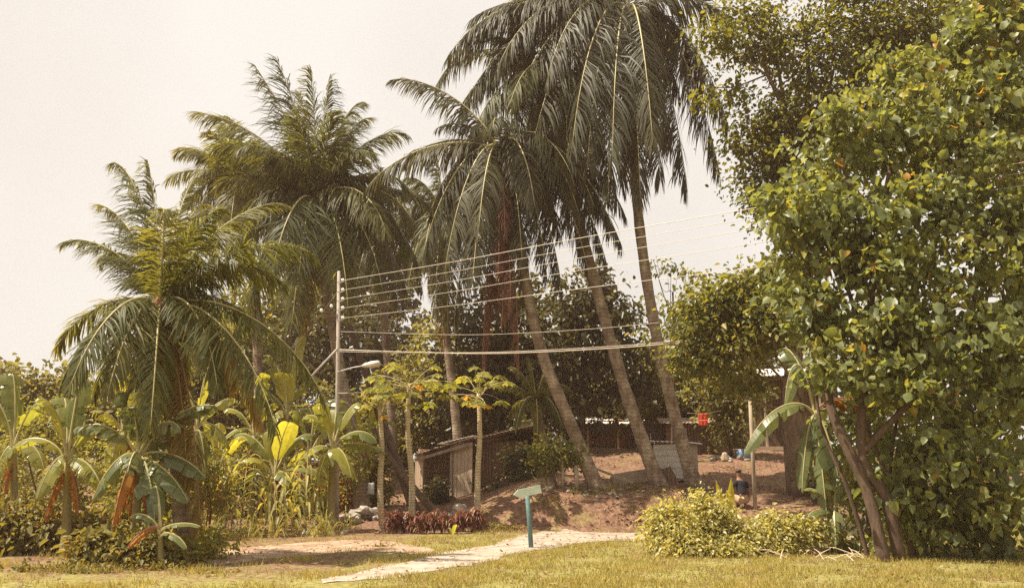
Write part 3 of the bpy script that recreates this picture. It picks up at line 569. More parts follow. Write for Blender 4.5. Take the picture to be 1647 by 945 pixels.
# dim undergrowth climbing beneath it
for lab, (px, D), els, n in [
    ('dark shrub under the big right tree, right of its twin trunks', (1490, 17.2), [E(1480, 740, 17.4, 60, 80), E(1540, 820, 17.2, 70, 70), E(1460, 840, 17.6, 50, 60), E(1610, 790, 17.2, 70, 110)], 2600),
    ('leafy vine thicket behind the twin trunks of the big right tree', (1400, 18.6), [E(1400, 700, 18.8, 60, 70), E(1440, 780, 18.8, 60, 70), E(1390, 820, 18.8, 45, 50), E(1350, 880, 18.5, 45, 24)], 2300)]:
    b = ground(px, D); tree('shrub', lab, b, twigs(b, els[0][0], els, .05, 2), els, n, .15, 'big', 'bark', 'shrub', clump=.17, wid=.7, up=.5, per=14, droop=.5)

# right middle tree, smaller leaves
b = ground(1165, 27.5); els = [E(1160, 490, 23, 55, 45), E(1115, 520, 23, 35, 45), E(1210, 470, 23, 45, 50), E(1240, 520, 22.6, 50, 50), E(1175, 550, 23, 60, 45), E(1118, 580, 23.5, 34, 30), E(1290, 510, 22.4, 40, 30), E(1195, 612, 24, 44, 28), E(1150, 475, 23.5, 20, 18), E(1098, 500, 23.5, 16, 20), E(1092, 575, 23.5, 16, 16), E(1215, 445, 23, 30, 26), E(1255, 440, 22.6, 30, 30)]
b = ground(1350, 24.5); els = [(c, r*.84) for c, r in els]
tree('broadleaf_tree', 'spreading tree with mid sized yellow green leaves above the wooden post', b, twigs(b, at(1250, 530, 23.2), els, .1, 3), els, 11500, .15, 'mid', 'bark', clump=.24, wid=.62, up=.6, per=18, droop=.4)
# feathery tree high on the right, thick trunk behind the banana
b = ground(1285, 27); els = [E(1330, 90, 25, 110, 70), E(1230, 70, 25, 70, 40), E(1150, 60, 24.5, 40, 22), E(1250, 190, 25, 65, 45), E(1330, 210, 25.5, 100, 80), E(1215, 240, 25, 45, 35), E(1230, 300, 25.5, 40, 40), E(1420, 60, 25, 110, 80), E(1540, 70, 25, 120, 100), E(1450, 180, 25.5, 110, 90), E(1138, 125, 24.5, 18, 14), E(1145, 155, 24.5, 16, 13), E(1260, 260, 25.5, 60, 50), E(1300, 330, 26, 80, 70), E(1620, 200, 25.5, 100, 120), E(1380, -30, 25, 160, 60), E(1200, 20, 24.8, 60, 30), E(1185, 150, 25, 14, 10)]
top = at(1300, 330, 26)
tr = [([b-UP*.2, at(1276, 700, 27), at(1275, 600, 26.8), at(1290, 450, 26.5), top], .36, .2)]
tr += [([top, at(1270, 200, 25.5), at(1235, 120, 25), at(1200, 40, 24.8)], .13, .03), ([at(1262, 170, 25.4), at(1250, 100, 25.2), at(1235, 20, 25)], .07, .02), ([at(1290, 250, 25.7), at(1300, 120, 25.3), at(1290, 20, 25)], .1, .03), ([at(1238, 125, 25), at(1190, 90, 24.8), at(1150, 60, 24.5)], .045, .012), ([top, at(1380, 220, 25.6), at(1450, 120, 25.2), at(1540, 60, 25)], .14, .03), ([at(1235, 120, 25.1), at(1180, 140, 24.8), at(1140, 140, 24.5)], .03, .008), ([at(1380, 220, 25.6), at(1500, 210, 25.5), at(1620, 190, 25.5)], .09, .02), ([top, at(1260, 290, 25.8), at(1215, 260, 25.2)], .07, .015)]
tree('broadleaf_tree', 'tall feathery leaved tree overhanging the top right, its thick flared trunk on the hill', b, tr, els, 52000, .15, 'feather', 'bark', clump=.3, wid=.6, up=.6, per=40)

# trees along the hill behind
def hill_tree(label, px, Y, top, els, n, ls=.2, mat='dark', r0=.16, name='broadleaf_tree', grp='trees on the hill behind the palms', **kw):
    if n > 1000: n = int(n*(1.35 if mat == 'dark' else 1.9)); ls *= 1.35; els = [(c, r*1.12) for c, r in els]
    b = ground(px, Y); kw = {**dict(clump=.3, wid=.6, up=.5, per=22, droop=.3), **kw}
    return tree(name, label, b, twigs(b, at(*top, Y), els, r0, 3), els, n, ls, mat, 'bark_dark', 'tree', grp, **kw)
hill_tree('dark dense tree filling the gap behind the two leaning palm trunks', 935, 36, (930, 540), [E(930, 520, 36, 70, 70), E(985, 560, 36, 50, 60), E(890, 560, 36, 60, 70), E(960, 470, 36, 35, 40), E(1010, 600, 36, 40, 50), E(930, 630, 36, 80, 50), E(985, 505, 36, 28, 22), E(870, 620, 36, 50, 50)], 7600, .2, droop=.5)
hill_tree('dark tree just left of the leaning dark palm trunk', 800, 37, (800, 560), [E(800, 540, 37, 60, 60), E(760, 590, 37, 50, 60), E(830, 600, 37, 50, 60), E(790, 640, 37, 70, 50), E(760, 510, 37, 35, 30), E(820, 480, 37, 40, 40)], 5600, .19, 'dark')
hill_tree('thin open tree with sparse leaves against the white sky', 1080, 33, (1082, 470), [E(1075, 430, 33, 30, 14), E(1050, 420, 33, 16, 10), E(1120, 445, 33, 22, 12), E(1060, 490, 33, 22, 18), E(1085, 510, 33, 28, 14), E(1045, 540, 33, 26, 22), E(1075, 570, 33, 36, 22), E(1100, 470, 33, 14, 10)], 620, .17, 'mid', .07, clump=.16, per=10)
hill_tree('mid green tree behind the corrugated shed', 1085, 39, (1085, 600), [E(1085, 590, 39, 50, 40), E(1050, 630, 39, 50, 40), E(1120, 640, 39, 50, 45), E(1090, 660, 39, 60, 30)], 3600, .18, 'back')
hill_tree('pale green tree behind the white coop and brown house', 1030, 43, (1020, 620), [E(1010, 620, 43, 50, 40), E(1040, 650, 43, 50, 30), E(970, 650, 43, 50, 35)], 2600, .18, 'back')
hill_tree('sunlit tree standing between the wooden post and the red washing', 1175, 34, (1172, 640), [E(1165, 615, 34, 36, 28), E(1172, 665, 34, 26, 30), E(1190, 640, 34, 26, 34), E(1180, 700, 34, 26, 14)], 2600, .12, 'back', .08)
hill_tree('yellow green sunlit tree behind the plank hut roof', 690, 40, (680, 640), [E(670, 630, 40, 55, 45), E(640, 680, 40, 45, 50), E(700, 680, 40, 55, 40), E(760, 660, 40, 50, 50), E(800, 690, 40, 45, 40), E(720, 620, 40, 40, 35)], 4600, .16, 'back')
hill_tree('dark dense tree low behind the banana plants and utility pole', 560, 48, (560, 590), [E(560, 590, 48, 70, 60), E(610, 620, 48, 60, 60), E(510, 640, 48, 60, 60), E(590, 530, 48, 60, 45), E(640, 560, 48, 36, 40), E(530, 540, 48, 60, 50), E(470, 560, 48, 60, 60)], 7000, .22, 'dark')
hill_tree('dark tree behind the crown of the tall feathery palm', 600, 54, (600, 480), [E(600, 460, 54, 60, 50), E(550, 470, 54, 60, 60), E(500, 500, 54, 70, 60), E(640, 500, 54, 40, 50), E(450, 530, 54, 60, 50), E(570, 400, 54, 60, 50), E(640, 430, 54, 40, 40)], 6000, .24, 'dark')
hill_tree('brown green tree behind the short front palm', 330, 36, (340, 600), [E(340, 590, 36, 70, 50), E(280, 620, 36, 60, 60), E(400, 610, 36, 60, 60), E(330, 680, 36, 90, 50), E(420, 680, 36, 60, 50), E(380, 560, 36, 50, 40)], 5600, .2, 'back')
hill_tree('round topped tree at the far left edge of the woods', 100, 38, (110, 600), [E(110, 640, 38, 60, 40), E(40, 650, 38, 80, 50), E(180, 660, 38, 60, 40), E(100, 700, 38, 120, 40), E(-40, 650, 38, 60, 60), E(210, 700, 38, 50, 40)], 5600, .2, 'back')
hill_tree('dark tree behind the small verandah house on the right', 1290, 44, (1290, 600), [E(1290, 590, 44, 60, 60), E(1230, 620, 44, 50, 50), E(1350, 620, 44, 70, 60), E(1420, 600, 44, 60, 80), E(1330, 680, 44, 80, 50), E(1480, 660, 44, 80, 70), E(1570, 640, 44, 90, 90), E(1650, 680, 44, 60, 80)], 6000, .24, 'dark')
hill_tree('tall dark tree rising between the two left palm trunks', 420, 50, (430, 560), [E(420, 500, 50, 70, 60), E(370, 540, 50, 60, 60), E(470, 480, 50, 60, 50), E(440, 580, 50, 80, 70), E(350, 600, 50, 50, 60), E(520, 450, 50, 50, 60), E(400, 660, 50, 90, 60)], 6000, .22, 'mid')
hill_tree('dark undergrowth tree filling the wood low between hut and bananas', 620, 43, (620, 690), [E(620, 690, 43, 90, 50), E(540, 700, 43, 80, 60), E(460, 720, 43, 70, 50), E(700, 590, 43, 60, 60), E(690, 700, 43, 70, 40), E(650, 640, 43, 60, 40)], 5200, .22, 'back')
hill_tree('dark tree closing the gap above the hut roof', 850, 44, (850, 600), [E(850, 560, 44, 70, 70), E(800, 620, 44, 70, 60), E(900, 640, 44, 60, 60), E(850, 690, 44, 90, 50), E(760, 690, 44, 70, 40)], 5000, .22, 'back')
hill_tree('broad green tree closing the view behind the hill houses', 1150, 50, (1150, 620), [E(1000, 680, 50, 80, 50), E(1080, 640, 50, 80, 60), E(1160, 620, 50, 80, 80), E(1240, 640, 50, 80, 80), E(1120, 700, 50, 120, 40)], 5600, .26, 'back')
hill_tree('leafy tree standing right of the big glossy leaved tree', 1760, 27, (1760, 560), [E(1740, 480, 27, 90, 90), E(1850, 520, 27, 90, 90), E(1760, 640, 27, 110, 70), E(1880, 660, 27, 90, 60), E(1680, 560, 27, 60, 90)], 5200, .2, 'mid')
hill_tree('dark tree at the far right end of the woods', 1950, 36, (1950, 600), [E(1900, 540, 36, 100, 100), E(2050, 580, 36, 110, 90), E(1980, 680, 36, 140, 60), E(1800, 690, 36, 100, 50)], 5200, .24, 'dark')
hill_tree('pale green tree at the far left end of the woods', -180, 36, (-180, 600), [E(-150, 600, 36, 90, 70), E(-260, 620, 36, 100, 80), E(-200, 700, 36, 150, 50)], 4200, .22, 'back')
# dusky shrubs right of the hut
for lab, px, Y, els, n, mat in [
    ('dark leafy shrub against the shaded end of the plank hut', 800, 30.5, [E(800, 788, 30.2, 22, 14), E(838, 745, 30.8, 26, 30), E(850, 778, 30, 28, 20)], 1900, 'dark'),
    ('low shrub with bright leaves topping the fence posts on the bank', 900, 26.2, [E(895, 728, 26.2, 30, 22), E(920, 735, 26.3, 18, 18), E(880, 745, 26.2, 18, 12)], 900, 'mid'),
    ('dark shrub behind the young low palm', 845, 31.5, [E(855, 720, 32.5, 34, 32), E(845, 695, 33.5, 30, 26), E(875, 740, 31.5, 26, 28)], 1900, 'dark'),
    ('shrub growing in the open bay of the plank hut', 705, 30.6, [E(703, 795, 31, 16, 14), E(708, 780, 31.2, 9, 14), E(692, 802, 31, 12, 8)], 500, 'dark'),
    ('orange leaved shrub behind the rock pile', 545, 29, [E(540, 770, 29, 28, 40), E(560, 800, 29, 26, 28), E(520, 800, 29, 22, 28)], 1500, 'orange'),
    ('yellow leaved shrub between the dark leaning trunks left of the hut', 612, 30, [E(600, 770, 30, 26, 34), E(622, 745, 30, 20, 28), E(600, 800, 30, 28, 22)], 1300, 'weed'),
    ('yellow green shrub behind the left end of the maize rows', 385, 27.5, [E(370, 775, 27.5, 36, 28), E(410, 790, 27.5, 34, 30), E(345, 800, 27.5, 30, 30)], 1900, 'weed2'),
    ('leafy green shrub at the back of the maize rows', 475, 28, [E(470, 800, 28, 36, 34), E(505, 815, 28, 30, 30), E(440, 810, 28, 34, 30)], 1900, 'weed2'),
    ('yellowish low shrub beneath the short front palm', 250, 19, [E(240, 850, 19, 38, 30), E(280, 860, 19, 30, 24), E(205, 850, 19, 30, 34)], 1700, 'weed'),
    ('leafy low shrub at the bottom left corner', 215, 15.6, [E(215, 888, 15.6, 50, 22), E(265, 896, 15.6, 34, 14), E(160, 880, 15.6, 40, 24)], 1900, 'weed'),
    ('green shrub at the left edge under the arching banana leaves', 80, 18, [E(80, 850, 18, 70, 40), E(20, 840, 18, 60, 44), E(140, 860, 18, 40, 30)], 2600, 'weed'),
    ('brown green shrub behind the left edge banana plants', 60, 26, [E(60, 780, 26, 80, 50), E(140, 780, 26, 60, 50), E(-20, 770, 26, 60, 60), E(210, 790, 26, 50, 44)], 3600, 'back'),
    ('ivy tangled shrub at the foot of the flared hill trunk', 1305, 26, [E(1310, 770, 26, 24, 22), E(1345, 760, 26, 30, 40), E(1390, 770, 26, 50, 60)], 1900, 'dark')]:
    b = ground(px, Y); n = int(n*1.6); tree('shrub', lab, b, twigs(b, els[0][0]-UP*.1, els, .04, 2), els, n, .14, mat, 'bark_dark', 'shrub', clump=.14, wid=.55, up=.5, per=16)

for lab, px, Y, els, n in [
    ('yellow green thicket shrub behind the short front palm trunk', 335, 22.6, [E(330, 760, 22.6, 36, 40), E(360, 790, 22.6, 24, 30), E(300, 790, 22.6, 28, 34)], 1700),
    ('thicket shrub with pale leaves high behind the maize', 415, 27, [E(410, 710, 27, 30, 40), E(380, 740, 27, 34, 30), E(440, 720, 27, 30, 36)], 1900),
    ('tall thicket shrub behind the front left banana plants', 225, 22, [E(200, 720, 22, 40, 50), E(250, 700, 22.3, 40, 50), E(290, 750, 22.3, 34, 50), E(210, 790, 22, 40, 40)], 2600),
    ('tall thicket shrub at the far left edge', 90, 23, [E(40, 700, 23, 60, 50), E(110, 690, 23, 50, 50), E(160, 740, 23, 44, 50), E(0, 760, 23, 50, 50)], 3000),
    ('thicket shrub beside the foot of the utility pole', 562, 27.5, [E(560, 740, 27.5, 24, 36), E(580, 700, 27.5, 20, 30), E(510, 790, 27, 28, 34)], 1600),
    ('low leafy shrub at the foot of the short front palm', 320, 16.4, [E(300, 888, 16.2, 40, 16), E(340, 880, 17, 30, 14), E(255, 880, 16.4, 40, 26)], 1600),
    ('yellowish shrub between the front left banana plants', 235, 17.4, [E(235, 790, 17.4, 34, 34), E(205, 760, 17.4, 24, 34), E(265, 815, 17.2, 26, 24)], 1700)]:
    b = ground(px, Y); tree('shrub', lab, b, twigs(b, els[0][0]-UP*.1, els, .03, 3), els, n, .13, 'weed2', 'bark_dark', 'shrub', clump=.16, wid=.4, up=.45, per=14)
for px, Y in ((345, 21.5), (372, 21.8), (330, 20), (402, 22.2), (270, 18.6), (500, 22.6), (525, 23), (300, 22.8), (440, 22.2), (232, 17), (555, 24.6), (205, 18)):
    b = ground(px, Y); root = empty('grass_clump', b, 'clump of tall arching grass in the thicket on the left', 'grass clump', 'tall grass clumps on the left')
    m = MB()
    for k in range(46):
        a = rnd.uniform(0, 6.28); q = np.array([math.cos(a), math.sin(a), 0])*rnd.uniform(0, .14)
        blade(m, q, a+rnd.uniform(-.6, .6), rnd.uniform(.4, .95), rnd.uniform(.8, 2.4), rnd.uniform(.014, .03), n=6, drop=rnd.uniform(.5, 1.1))
    m.build('blades', 'maize', root)
# front bushes
for lab, px, Y, els, n in [
    ('rounded pale green bush in front of the road, left end of the bush row', 1105, 17.6, [E(1095, 858, 17.6, 44, 32), E(1140, 838, 17.8, 38, 26), E(1120, 880, 17.3, 46, 16), E(1062, 852, 17.8, 20, 18), E(1128, 806, 17.8, 12, 12), E(1155, 812, 17.9, 14, 12), E(1058, 826, 17.8, 10, 12), E(1085, 818, 17.7, 14, 12)], 5200),
    ('tallest pale green bush in front of the crouching child', 1195, 17.8, [E(1190, 872, 17.8, 50, 20), E(1225, 868, 17.7, 44, 24), E(1175, 886, 17.3, 50, 16), E(1160, 842, 17.9, 22, 20), E(1245, 838, 17.8, 14, 12), E(1265, 860, 17.8, 18, 14)], 5200),
    ('straggling low bush beside the twigs and plank', 1280, 17.9, [E(1275, 855, 18, 34, 22), E(1250, 885, 17.6, 34, 16), E(1310, 850, 18.2, 18, 14)], 2200)]:
    b = ground(px, Y); tree('bush', lab, b, twigs(b, els[0][0]-UP*.1, els, .03, 4), els, int(n*1.6), .085, 'bush', 'bark', 'bush', 'pale bushes in front of the road', clump=.13, wid=.55, up=.55, per=22)
for lab, px, Y, els, n in [
    ('tuft of pale weeds left of the blue green sign post', 808, 24.6, [E(805, 858, 24.6, 24, 12), E(832, 856, 24.6, 16, 9), E(790, 862, 24.4, 14, 8)], 1200),
    ('patch of low weeds between the dirt path and the road', 560, 19.2, [E(555, 898, 19.2, 46, 8), E(610, 890, 19.6, 30, 9), E(510, 903, 18.8, 26, 6)], 1500),
    ('weeds at the foot of the dark bank', 905, 25.4, [E(900, 812, 25.4, 40, 14), E(935, 800, 25.6, 30, 12), E(870, 825, 25.3, 26, 14)], 900),
    ('trailing weeds hanging over the top edge of the bank left of the coop', 985, 26, [E(950, 792, 26, 44, 7), E(1010, 788, 26.1, 34, 7), E(890, 798, 25.9, 34, 9), E(1040, 800, 25.7, 20, 7)], 900),
    ('scruffy weeds along the near side of the dirt path', 420, 18, [E(350, 908, 17.4, 40, 7), E(420, 905, 18, 50, 7), E(470, 908, 17.8, 40, 6), E(300, 912, 17, 36, 8)], 1100),
    ('weeds spreading over the earth at the bottom left', 200, 15, [E(160, 925, 14.6, 60, 10), E(250, 920, 15, 50, 9), E(80, 922, 14.8, 60, 12), E(340, 928, 14.6, 50, 7)], 1300),
    ('weeds at the foot of the maize rows', 480, 23.2, [E(470, 868, 23.2, 40, 8), E(420, 872, 23, 34, 9), E(520, 862, 23.4, 26, 9), E(370, 876, 22.6, 30, 10)], 1500)]:
    b = ground(px, Y); n = n*2; root = empty('weed_clump', b, lab, 'weeds', 'weed clumps')
    crown_mesh('leaves', root, b, els, n, .08, 'weed', clump=.08, wid=.4, up=.35, per=14)

# ------------------------------------------------------------------ maize and croton rows
mz = [(362, 23.6), (385, 22.9), (408, 24.2), (426, 22.7), (447, 23.8), (458, 22.9), (478, 24.4), (492, 23.3), (348, 24.6), (512, 24.6), (398, 25.4), (470, 25.8), (330, 23.2), (372, 24.4), (468, 23.6), (355, 22.7)]
for i, (px, Y) in enumerate(mz):
    b = ground(px, Y); H = rnd.uniform(1.0, 2.1)
    root = empty('maize_plant', b, 'maize plant with arching pale leaves in the rows behind the dirt path', 'maize plant', 'maize rows')
    m = MB(); lean = np.array([rnd.uniform(-.1, .1), rnd.uniform(-.1, .1), 0])
    m.tube([-UP*.05, UP*H*.5+lean*.5, UP*H+lean], [.022, .018, .008], 6); m.build('stem', 'maize_stem', root, True)
    a0 = rnd.uniform(0, 6.28)
    for k in range(11):
        m = MB(); z = H*(.2+.078*k); blade(m, UP*z+lean*z/H, a0+k*math.pi+rnd.uniform(-.5, .5), rnd.uniform(.55, 1.0)*(.7+.2*H), rnd.uniform(.6, 1.3), .085, drop=rnd.uniform(.8, 1.3))
        m.build('leaf', 'maize', root)
    m = MB()
    for k in range(6): m.tube([UP*H+lean, UP*(H+.15)+lean+np.array([rnd.uniform(-.05, .05), rnd.uniform(-.05, .05), 0]), UP*(H+.24)+lean+np.array([rnd.uniform(-.14, .14), rnd.uniform(-.14, .14), 0])], [.006, .006, .004], 4)
    m.build('tassel', 'maize_stem', root)
# low hedge of croton
cr = [625+i*12.2 for i in range(13)]
for i, px in enumerate(cr):
    Y = 23.6+rnd.uniform(-.12, .25)+(.4 if i > 9 else 0); b = ground(px, Y)
    root = empty('croton_shrub', b, 'low dark red leaved shrub in the clipped row under the papaya trees', 'shrub', 'red leaved hedge row')
    st = MB(); lf = MB()
    for k in range(6):
        a = rnd.uniform(0, 6.28); q = np.array([math.cos(a)*.12, math.sin(a)*.12, 0]); H = rnd.uniform(.34, .62)
        st.tube([-UP*.03, q*.6+UP*H*.5, q+UP*H], [.014, .011, .006], 5)
        for j in range(22):
            f = .25+.75*rnd.random(); p = q*f*1.2+UP*H*f
            blade(lf, p, rnd.uniform(0, 6.28), rnd.uniform(.13, .24), rnd.uniform(.3, 1.3), rnd.uniform(.04, .06), n=4)
    st.build('stems', 'bark_dark', root); lf.build('leaves', 'croton', root)
b = ground(728, 22.9); root = empty('small_plant', b, 'single bright yellow green blade plant in front of the red hedge', 'plant')
m = MB(); blade(m, np.zeros(3), -1.2, .42, 1.3, .11, tint=.9, drop=.35); blade(m, np.zeros(3), 2.2, .3, 1.3, .08, tint=.8, drop=.4); m.build('leaves', 'banana', root)
b = ground(1176, 19.5); root = empty('small_plant', b, 'small plant with two upright yellow leaves beside the crouching child', 'plant')
m = MB()
for tx, ty, w in ((1157, 768, .17), (1173, 764, .19), (1168, 784, .13)):
    tip = at(tx, ty, 19.5)-b; d = tip/np.linalg.norm(tip); V = []
    for q in np.linspace(0, 1, 8):
        ww = w*.5*math.sin(math.pi*min(.98, .2+.8*max(0, (q-.35)/.65))) if q > .35 else .012
        c = tip*q+np.array([.1*(tx-1171)/10*q*q*(1-.3*q), -.1*q*q, -.05*q**3]); V += [c-np.array([ww, 0, 0]), c+np.array([0, .02, 0]), c+np.array([ww, 0, 0])]
    m.add(V, [(j*3+q, j*3+q+1, j*3+q+4, j*3+q+3) for j in range(7) for q in range(2)], 0, .95)
m.build('leaves', 'banana_yel', root)

# ------------------------------------------------------------------ rocks
def rock(c, r, label, group):
    bm = bmesh.new(); bmesh.ops.create_icosphere(bm, subdivisions=2, radius=1)
    o1 = Vector([rnd.uniform(-9, 9) for _ in range(3)])
    from mathutils import noise
    sx, sy, sz = rnd.uniform(.8, 1.4), rnd.uniform(.7, 1.1), rnd.uniform(.5, .85)
    for v in bm.verts:
        k = 1+.45*noise.noise(v.co*1.3+o1)+.2*noise.noise(v.co*3+o1); v.co = Vector((v.co.x*sx, v.co.y*sy, v.co.z*sz))*k*r
    me = bpy.data.meshes.new('rock'); bm.to_mesh(me); bm.free(); me.materials.append(MT['rock'])
    o = bpy.data.objects.new('rock', me); COL.objects.link(o); o.location = tuple(c); o.rotation_euler = (rnd.uniform(-.4, .4), rnd.uniform(-.4, .4), rnd.uniform(0, 6.28))
    return tag(o, label, 'rock', group)
def pile(n, px, Y, wx, wy, h, r, label, group):
    for i in range(n):
        u = rnd.gauss(0, .45); v = rnd.gauss(0, .45); g = ground(px, Y)
        x = g[0]+u*wx; y = Y+v*wy; zz = float(zt(x, y))+max(0, h*(1-(u*u+v*v)*1.1))*rnd.uniform(.3, 1)
        rock((x, y, zz+r*.2), r*rnd.uniform(.6, 1.25), label, group)
pile(40, 588, 26.2, .75, .5, .42, .15, 'grey broken rock in the tall heap left of the papaya trees', 'rocks of the left heap')
pile(14, 650, 26.5, .5, .35, .22, .14, 'pale rock in the low heap between the two left papaya trees', 'rocks between the papaya trees')
pile(12, 735, 25.6, .4, .3, .25, .18, 'rounded pinkish rock heaped behind the red hedge', 'rocks behind the red hedge')
pile(12, 505, 23.4, .8, .3, .05, .09, 'small rock scattered along the dirt path edge', 'rocks along the dirt path')
pile(10, 1180, 33.2, 1.1, .4, .08, .12, 'small pale rock lying on the hilltop by the house', 'rocks on the hilltop')
pile(44, 980, 25.9, 2.4, .8, .02, .055, 'small stone lying on the bare bank', 'stones on the bank')

# ------------------------------------------------------------------ leaning and fallen trunks
def log(name, label, pts, r0, r1, cat='tree trunk', mat='bark_dark'):
    mb = MB(); p = spline(np.array(pts), 18); mb.tube(p, np.linspace(r0, r1, 18)*(1+rng.normal(0, .04, 18)), 10)
    return tag(mb.build(name, mat, None, True), label, cat)
log('leaning_trunk', 'dark bare trunk leaning left, its foot hidden behind the left papaya', [ground(672, 27.6)-UP*.1, at(640, 745, 28.2), at(612, 670, 28.8), at(585, 590, 29.5), at(560, 520, 30)], .17, .1)
log('fallen_trunk', 'dark fallen palm trunk slanting down to the hedge in front of the hut', [ground(712, 26.8)-UP*.05, at(672, 792, 27.3), at(630, 740, 28), at(600, 690, 28.6)], .13, .09)

# ------------------------------------------------------------------ utility pole, wires, posts
U = ground(541, 24.4)
pole = empty('utility_pole', U, 'tall thin utility pole on the left carrying white insulators and a lamp', 'utility pole')
top = at(545, 436, 24.4)-U
m = MB(); m.tube([-UP*.3, top*.5, top], [.078, .062, .046], 10); m.build('shaft', 'concrete', pole, True)
ins_y = [450.5, 466, 480.5, 495, 511]
for k, y in enumerate(ins_y):
    p = at(550, y, 24.3)-U; m = MB()
    m.tube([p-np.array([.02, 0, .0]), p+np.array([.02, 0, .0])], [.045, .045], 8)
    m.tube([p+np.array([.02, 0, 0]), p+np.array([.07, 0, 0])], [.06, .035], 8); m.build('insulator', 'porcelain', pole, True)
    m = MB(); m.box(p+np.array([-.06, 0, -.06]), (.16, .025, .03)); m.build('bracket', 'iron', pole)
for x, y in ((533, 492), (517, 499)):
    p = at(x, y, 24.3)-U; m = MB(); m.ball(p, (.05, .05, .06), 8); m.build('insulator', 'porcelain', pole, True)
a = at(543, 598, 24.35)-U; e = at(584, 588, 23.8)-U; e2 = at(611, 583, 23.6)-U
m = MB(); m.tube([a, a*.4+e*.6+UP*.02, e], [.025, .022, .022], 6); arm = m.build('lamp_arm', 'iron', pole, True)
d = nrm(e2-e); m = MB(); w = nrm(np.cross(UP, d)); uu = np.cross(d, w)
m.tube([e-d*.03, e+d*.05, e+d*.3, e2-d*.05, e2], [.03, .065, .085, .075, .03], 10); hd = m.build('lamp_head', 'tin', arm, True)
m = MB(); c = e+d*.33-uu*.05*np.sign(uu[2]); m.tube([c-d*.17, c-d*.12, c+d*.12, c+d*.17], [.02, .06, .06, .02], 8); m.build('lamp_lens', 'lens', hd, True)
m = MB(); q0 = at(543, 560, 24.35)-U; q1 = at(500, 606, 23.8)-U; m.tube([q0, q1], [.03, .035], 6); m.build('stay_bar', 'concrete', pole, True)
m = MB(); q0 = at(543, 632, 24.35)-U; q1 = at(580, 631, 24.35)-U; m.tube([q0, q1], [.015, .015], 5); m.build('bracket', 'iron', pole, True)
def wire(label, pts, r, group='overhead wires', name='overhead_wire', mat='wire'):
    m = MB(); m.tube(pts, [r]*len(pts), 5); return tag(m.build(name, mat, None, True), label, 'wire', group)
far = np.array([14.5, 12.0, 0])
names = ['topmost', 'second from top', 'middle', 'fourth from top', 'lowest']
mids = [381, 396.5, 413, 433, 463]
for k, y in enumerate(ins_y):
    p0 = at(553, y, 24.3); p1 = at(942, mids[k], 20.6)
    dr = p1-p0; p2 = p1+dr*.62*np.array([1, 1, .8]); p3 = p2+dr*.8*np.array([1, 1, .75])
    wire('%s of the five straight wires rising right from the white insulators' % names[k], spline([p0, p0*.5+p1*.5-UP*.03, p1, p2, p3], 40), .009 if k == 0 else .0065)
for k, (ys, r) in enumerate((([562, 566, 568, 561, 551], .016), ([565, 567, 566, 558, 548], .01))):
    P = [at(x, y, Y) for x, y, Y in zip((546, 660, 800, 960, 1090), ys, (24.25, 24.0, 23.7, 23.4, 23.1))]
    P += [P[-1]+(P[-1]-P[-2])*np.array([1.4, 1.4, 2.2]), P[-1]+(P[-1]-P[-2])*np.array([3.4, 3.4, 6.0])]
    wire(['thick lower cable of the sagging pair running right from the utility pole', 'thin upper cable of the sagging pair running right from the utility pole'][k], spline(P, 40), r)
wire('faint wire running level above the sagging pair of cables', spline([at(548, 533, 24.3), at(760, 538, 24), at(960, 528, 23.7), at(1120, 512, 23.4)], 30), .007)
wire('faint wire slanting left from the utility pole into the palm', spline([at(542, 470, 24.4), at(505, 520, 27.8), at(470, 560, 28.5)], 10), .007)
# wooden post on the right with its thin mast
Q = ground(1215, 25.2); post = empty('wooden_post', Q, 'grey wooden post standing on the slope right of the crouching child', 'post')
tp = at(1206, 640, 25.2)-Q; t2 = at(1204, 548, 25.2)-Q
m = MB(); m.tube([-UP*.2, tp*.5, tp], [.06, .055, .05], 8); m.build('shaft', 'grey_wood', post, True)
m = MB(); m.tube([tp*.98, t2], [.035, .028], 6); m.build('mast', 'brown', post, True)
wire('thin clothes line strung left from the wooden post', spline([at(1248, 634, 25.3), at(1206, 638, 25.15), at(1165, 646, 28), at(1115, 646, 31)], 24), .011, 'clothes lines', 'clothes_line', 'grey_wood')
for k, (x, y) in enumerate(((905, 735), (927, 748))):
    g = ground(x, 26); m = MB(); t = at(x-1, y, 26)
    m.tube([g-UP*.1, (g+t)/2+np.array([.02, 0, 0]), t], [.07 if k else .05, .065 if k else .045, .06 if k else .04], 8)
    tag(m.build('fence_post', 'grey_wood', None, True), ['thin pale fence post under the low shrub on the bank', 'thicker short fence post right of the thin pale one on the bank'][k], 'post')

# ------------------------------------------------------------------ direction sign
G = gp(855, 880); T_ = at(847, 785, G[1]); s0 = empty('direction_sign', G, 'blue green post with a pale green arrow board pointing left beside the road', 'sign')
tl = T_-G; m = MB(); m.tube([-UP*.15, tl*.5, tl*.99], [.055, .052, .05], 10); m.build('post', 'teal', s0, True)
L_ = at(824, 795, G[1]-.22)-G; R_ = at(868, 785.5, G[1]-.02)-G; ax = nrm(R_-L_); ln = np.linalg.norm(R_-L_); nn = nrm(np.cross(ax, UP)); nn = nn if nn[1] < 0 else -nn; up2 = np.cross(nn, ax); up2 = up2 if up2[2] > 0 else -up2
out = [(0, 0), (.12, .085), (ln, .085), (ln, -.085), (.12, -.085)]
off = nn*.055
V = [L_+ax*u+up2*v+off+nn*tk for tk in (.0, .025) for u, v in out]
m = MB(); m.add(V, [(0, 1, 2, 3, 4), (9, 8, 7, 6, 5)]+[(i, i+5, (i+1) % 5+5, (i+1) % 5) for i in range(5)]); m.build('arrow_board', 'pale_teal', s0)
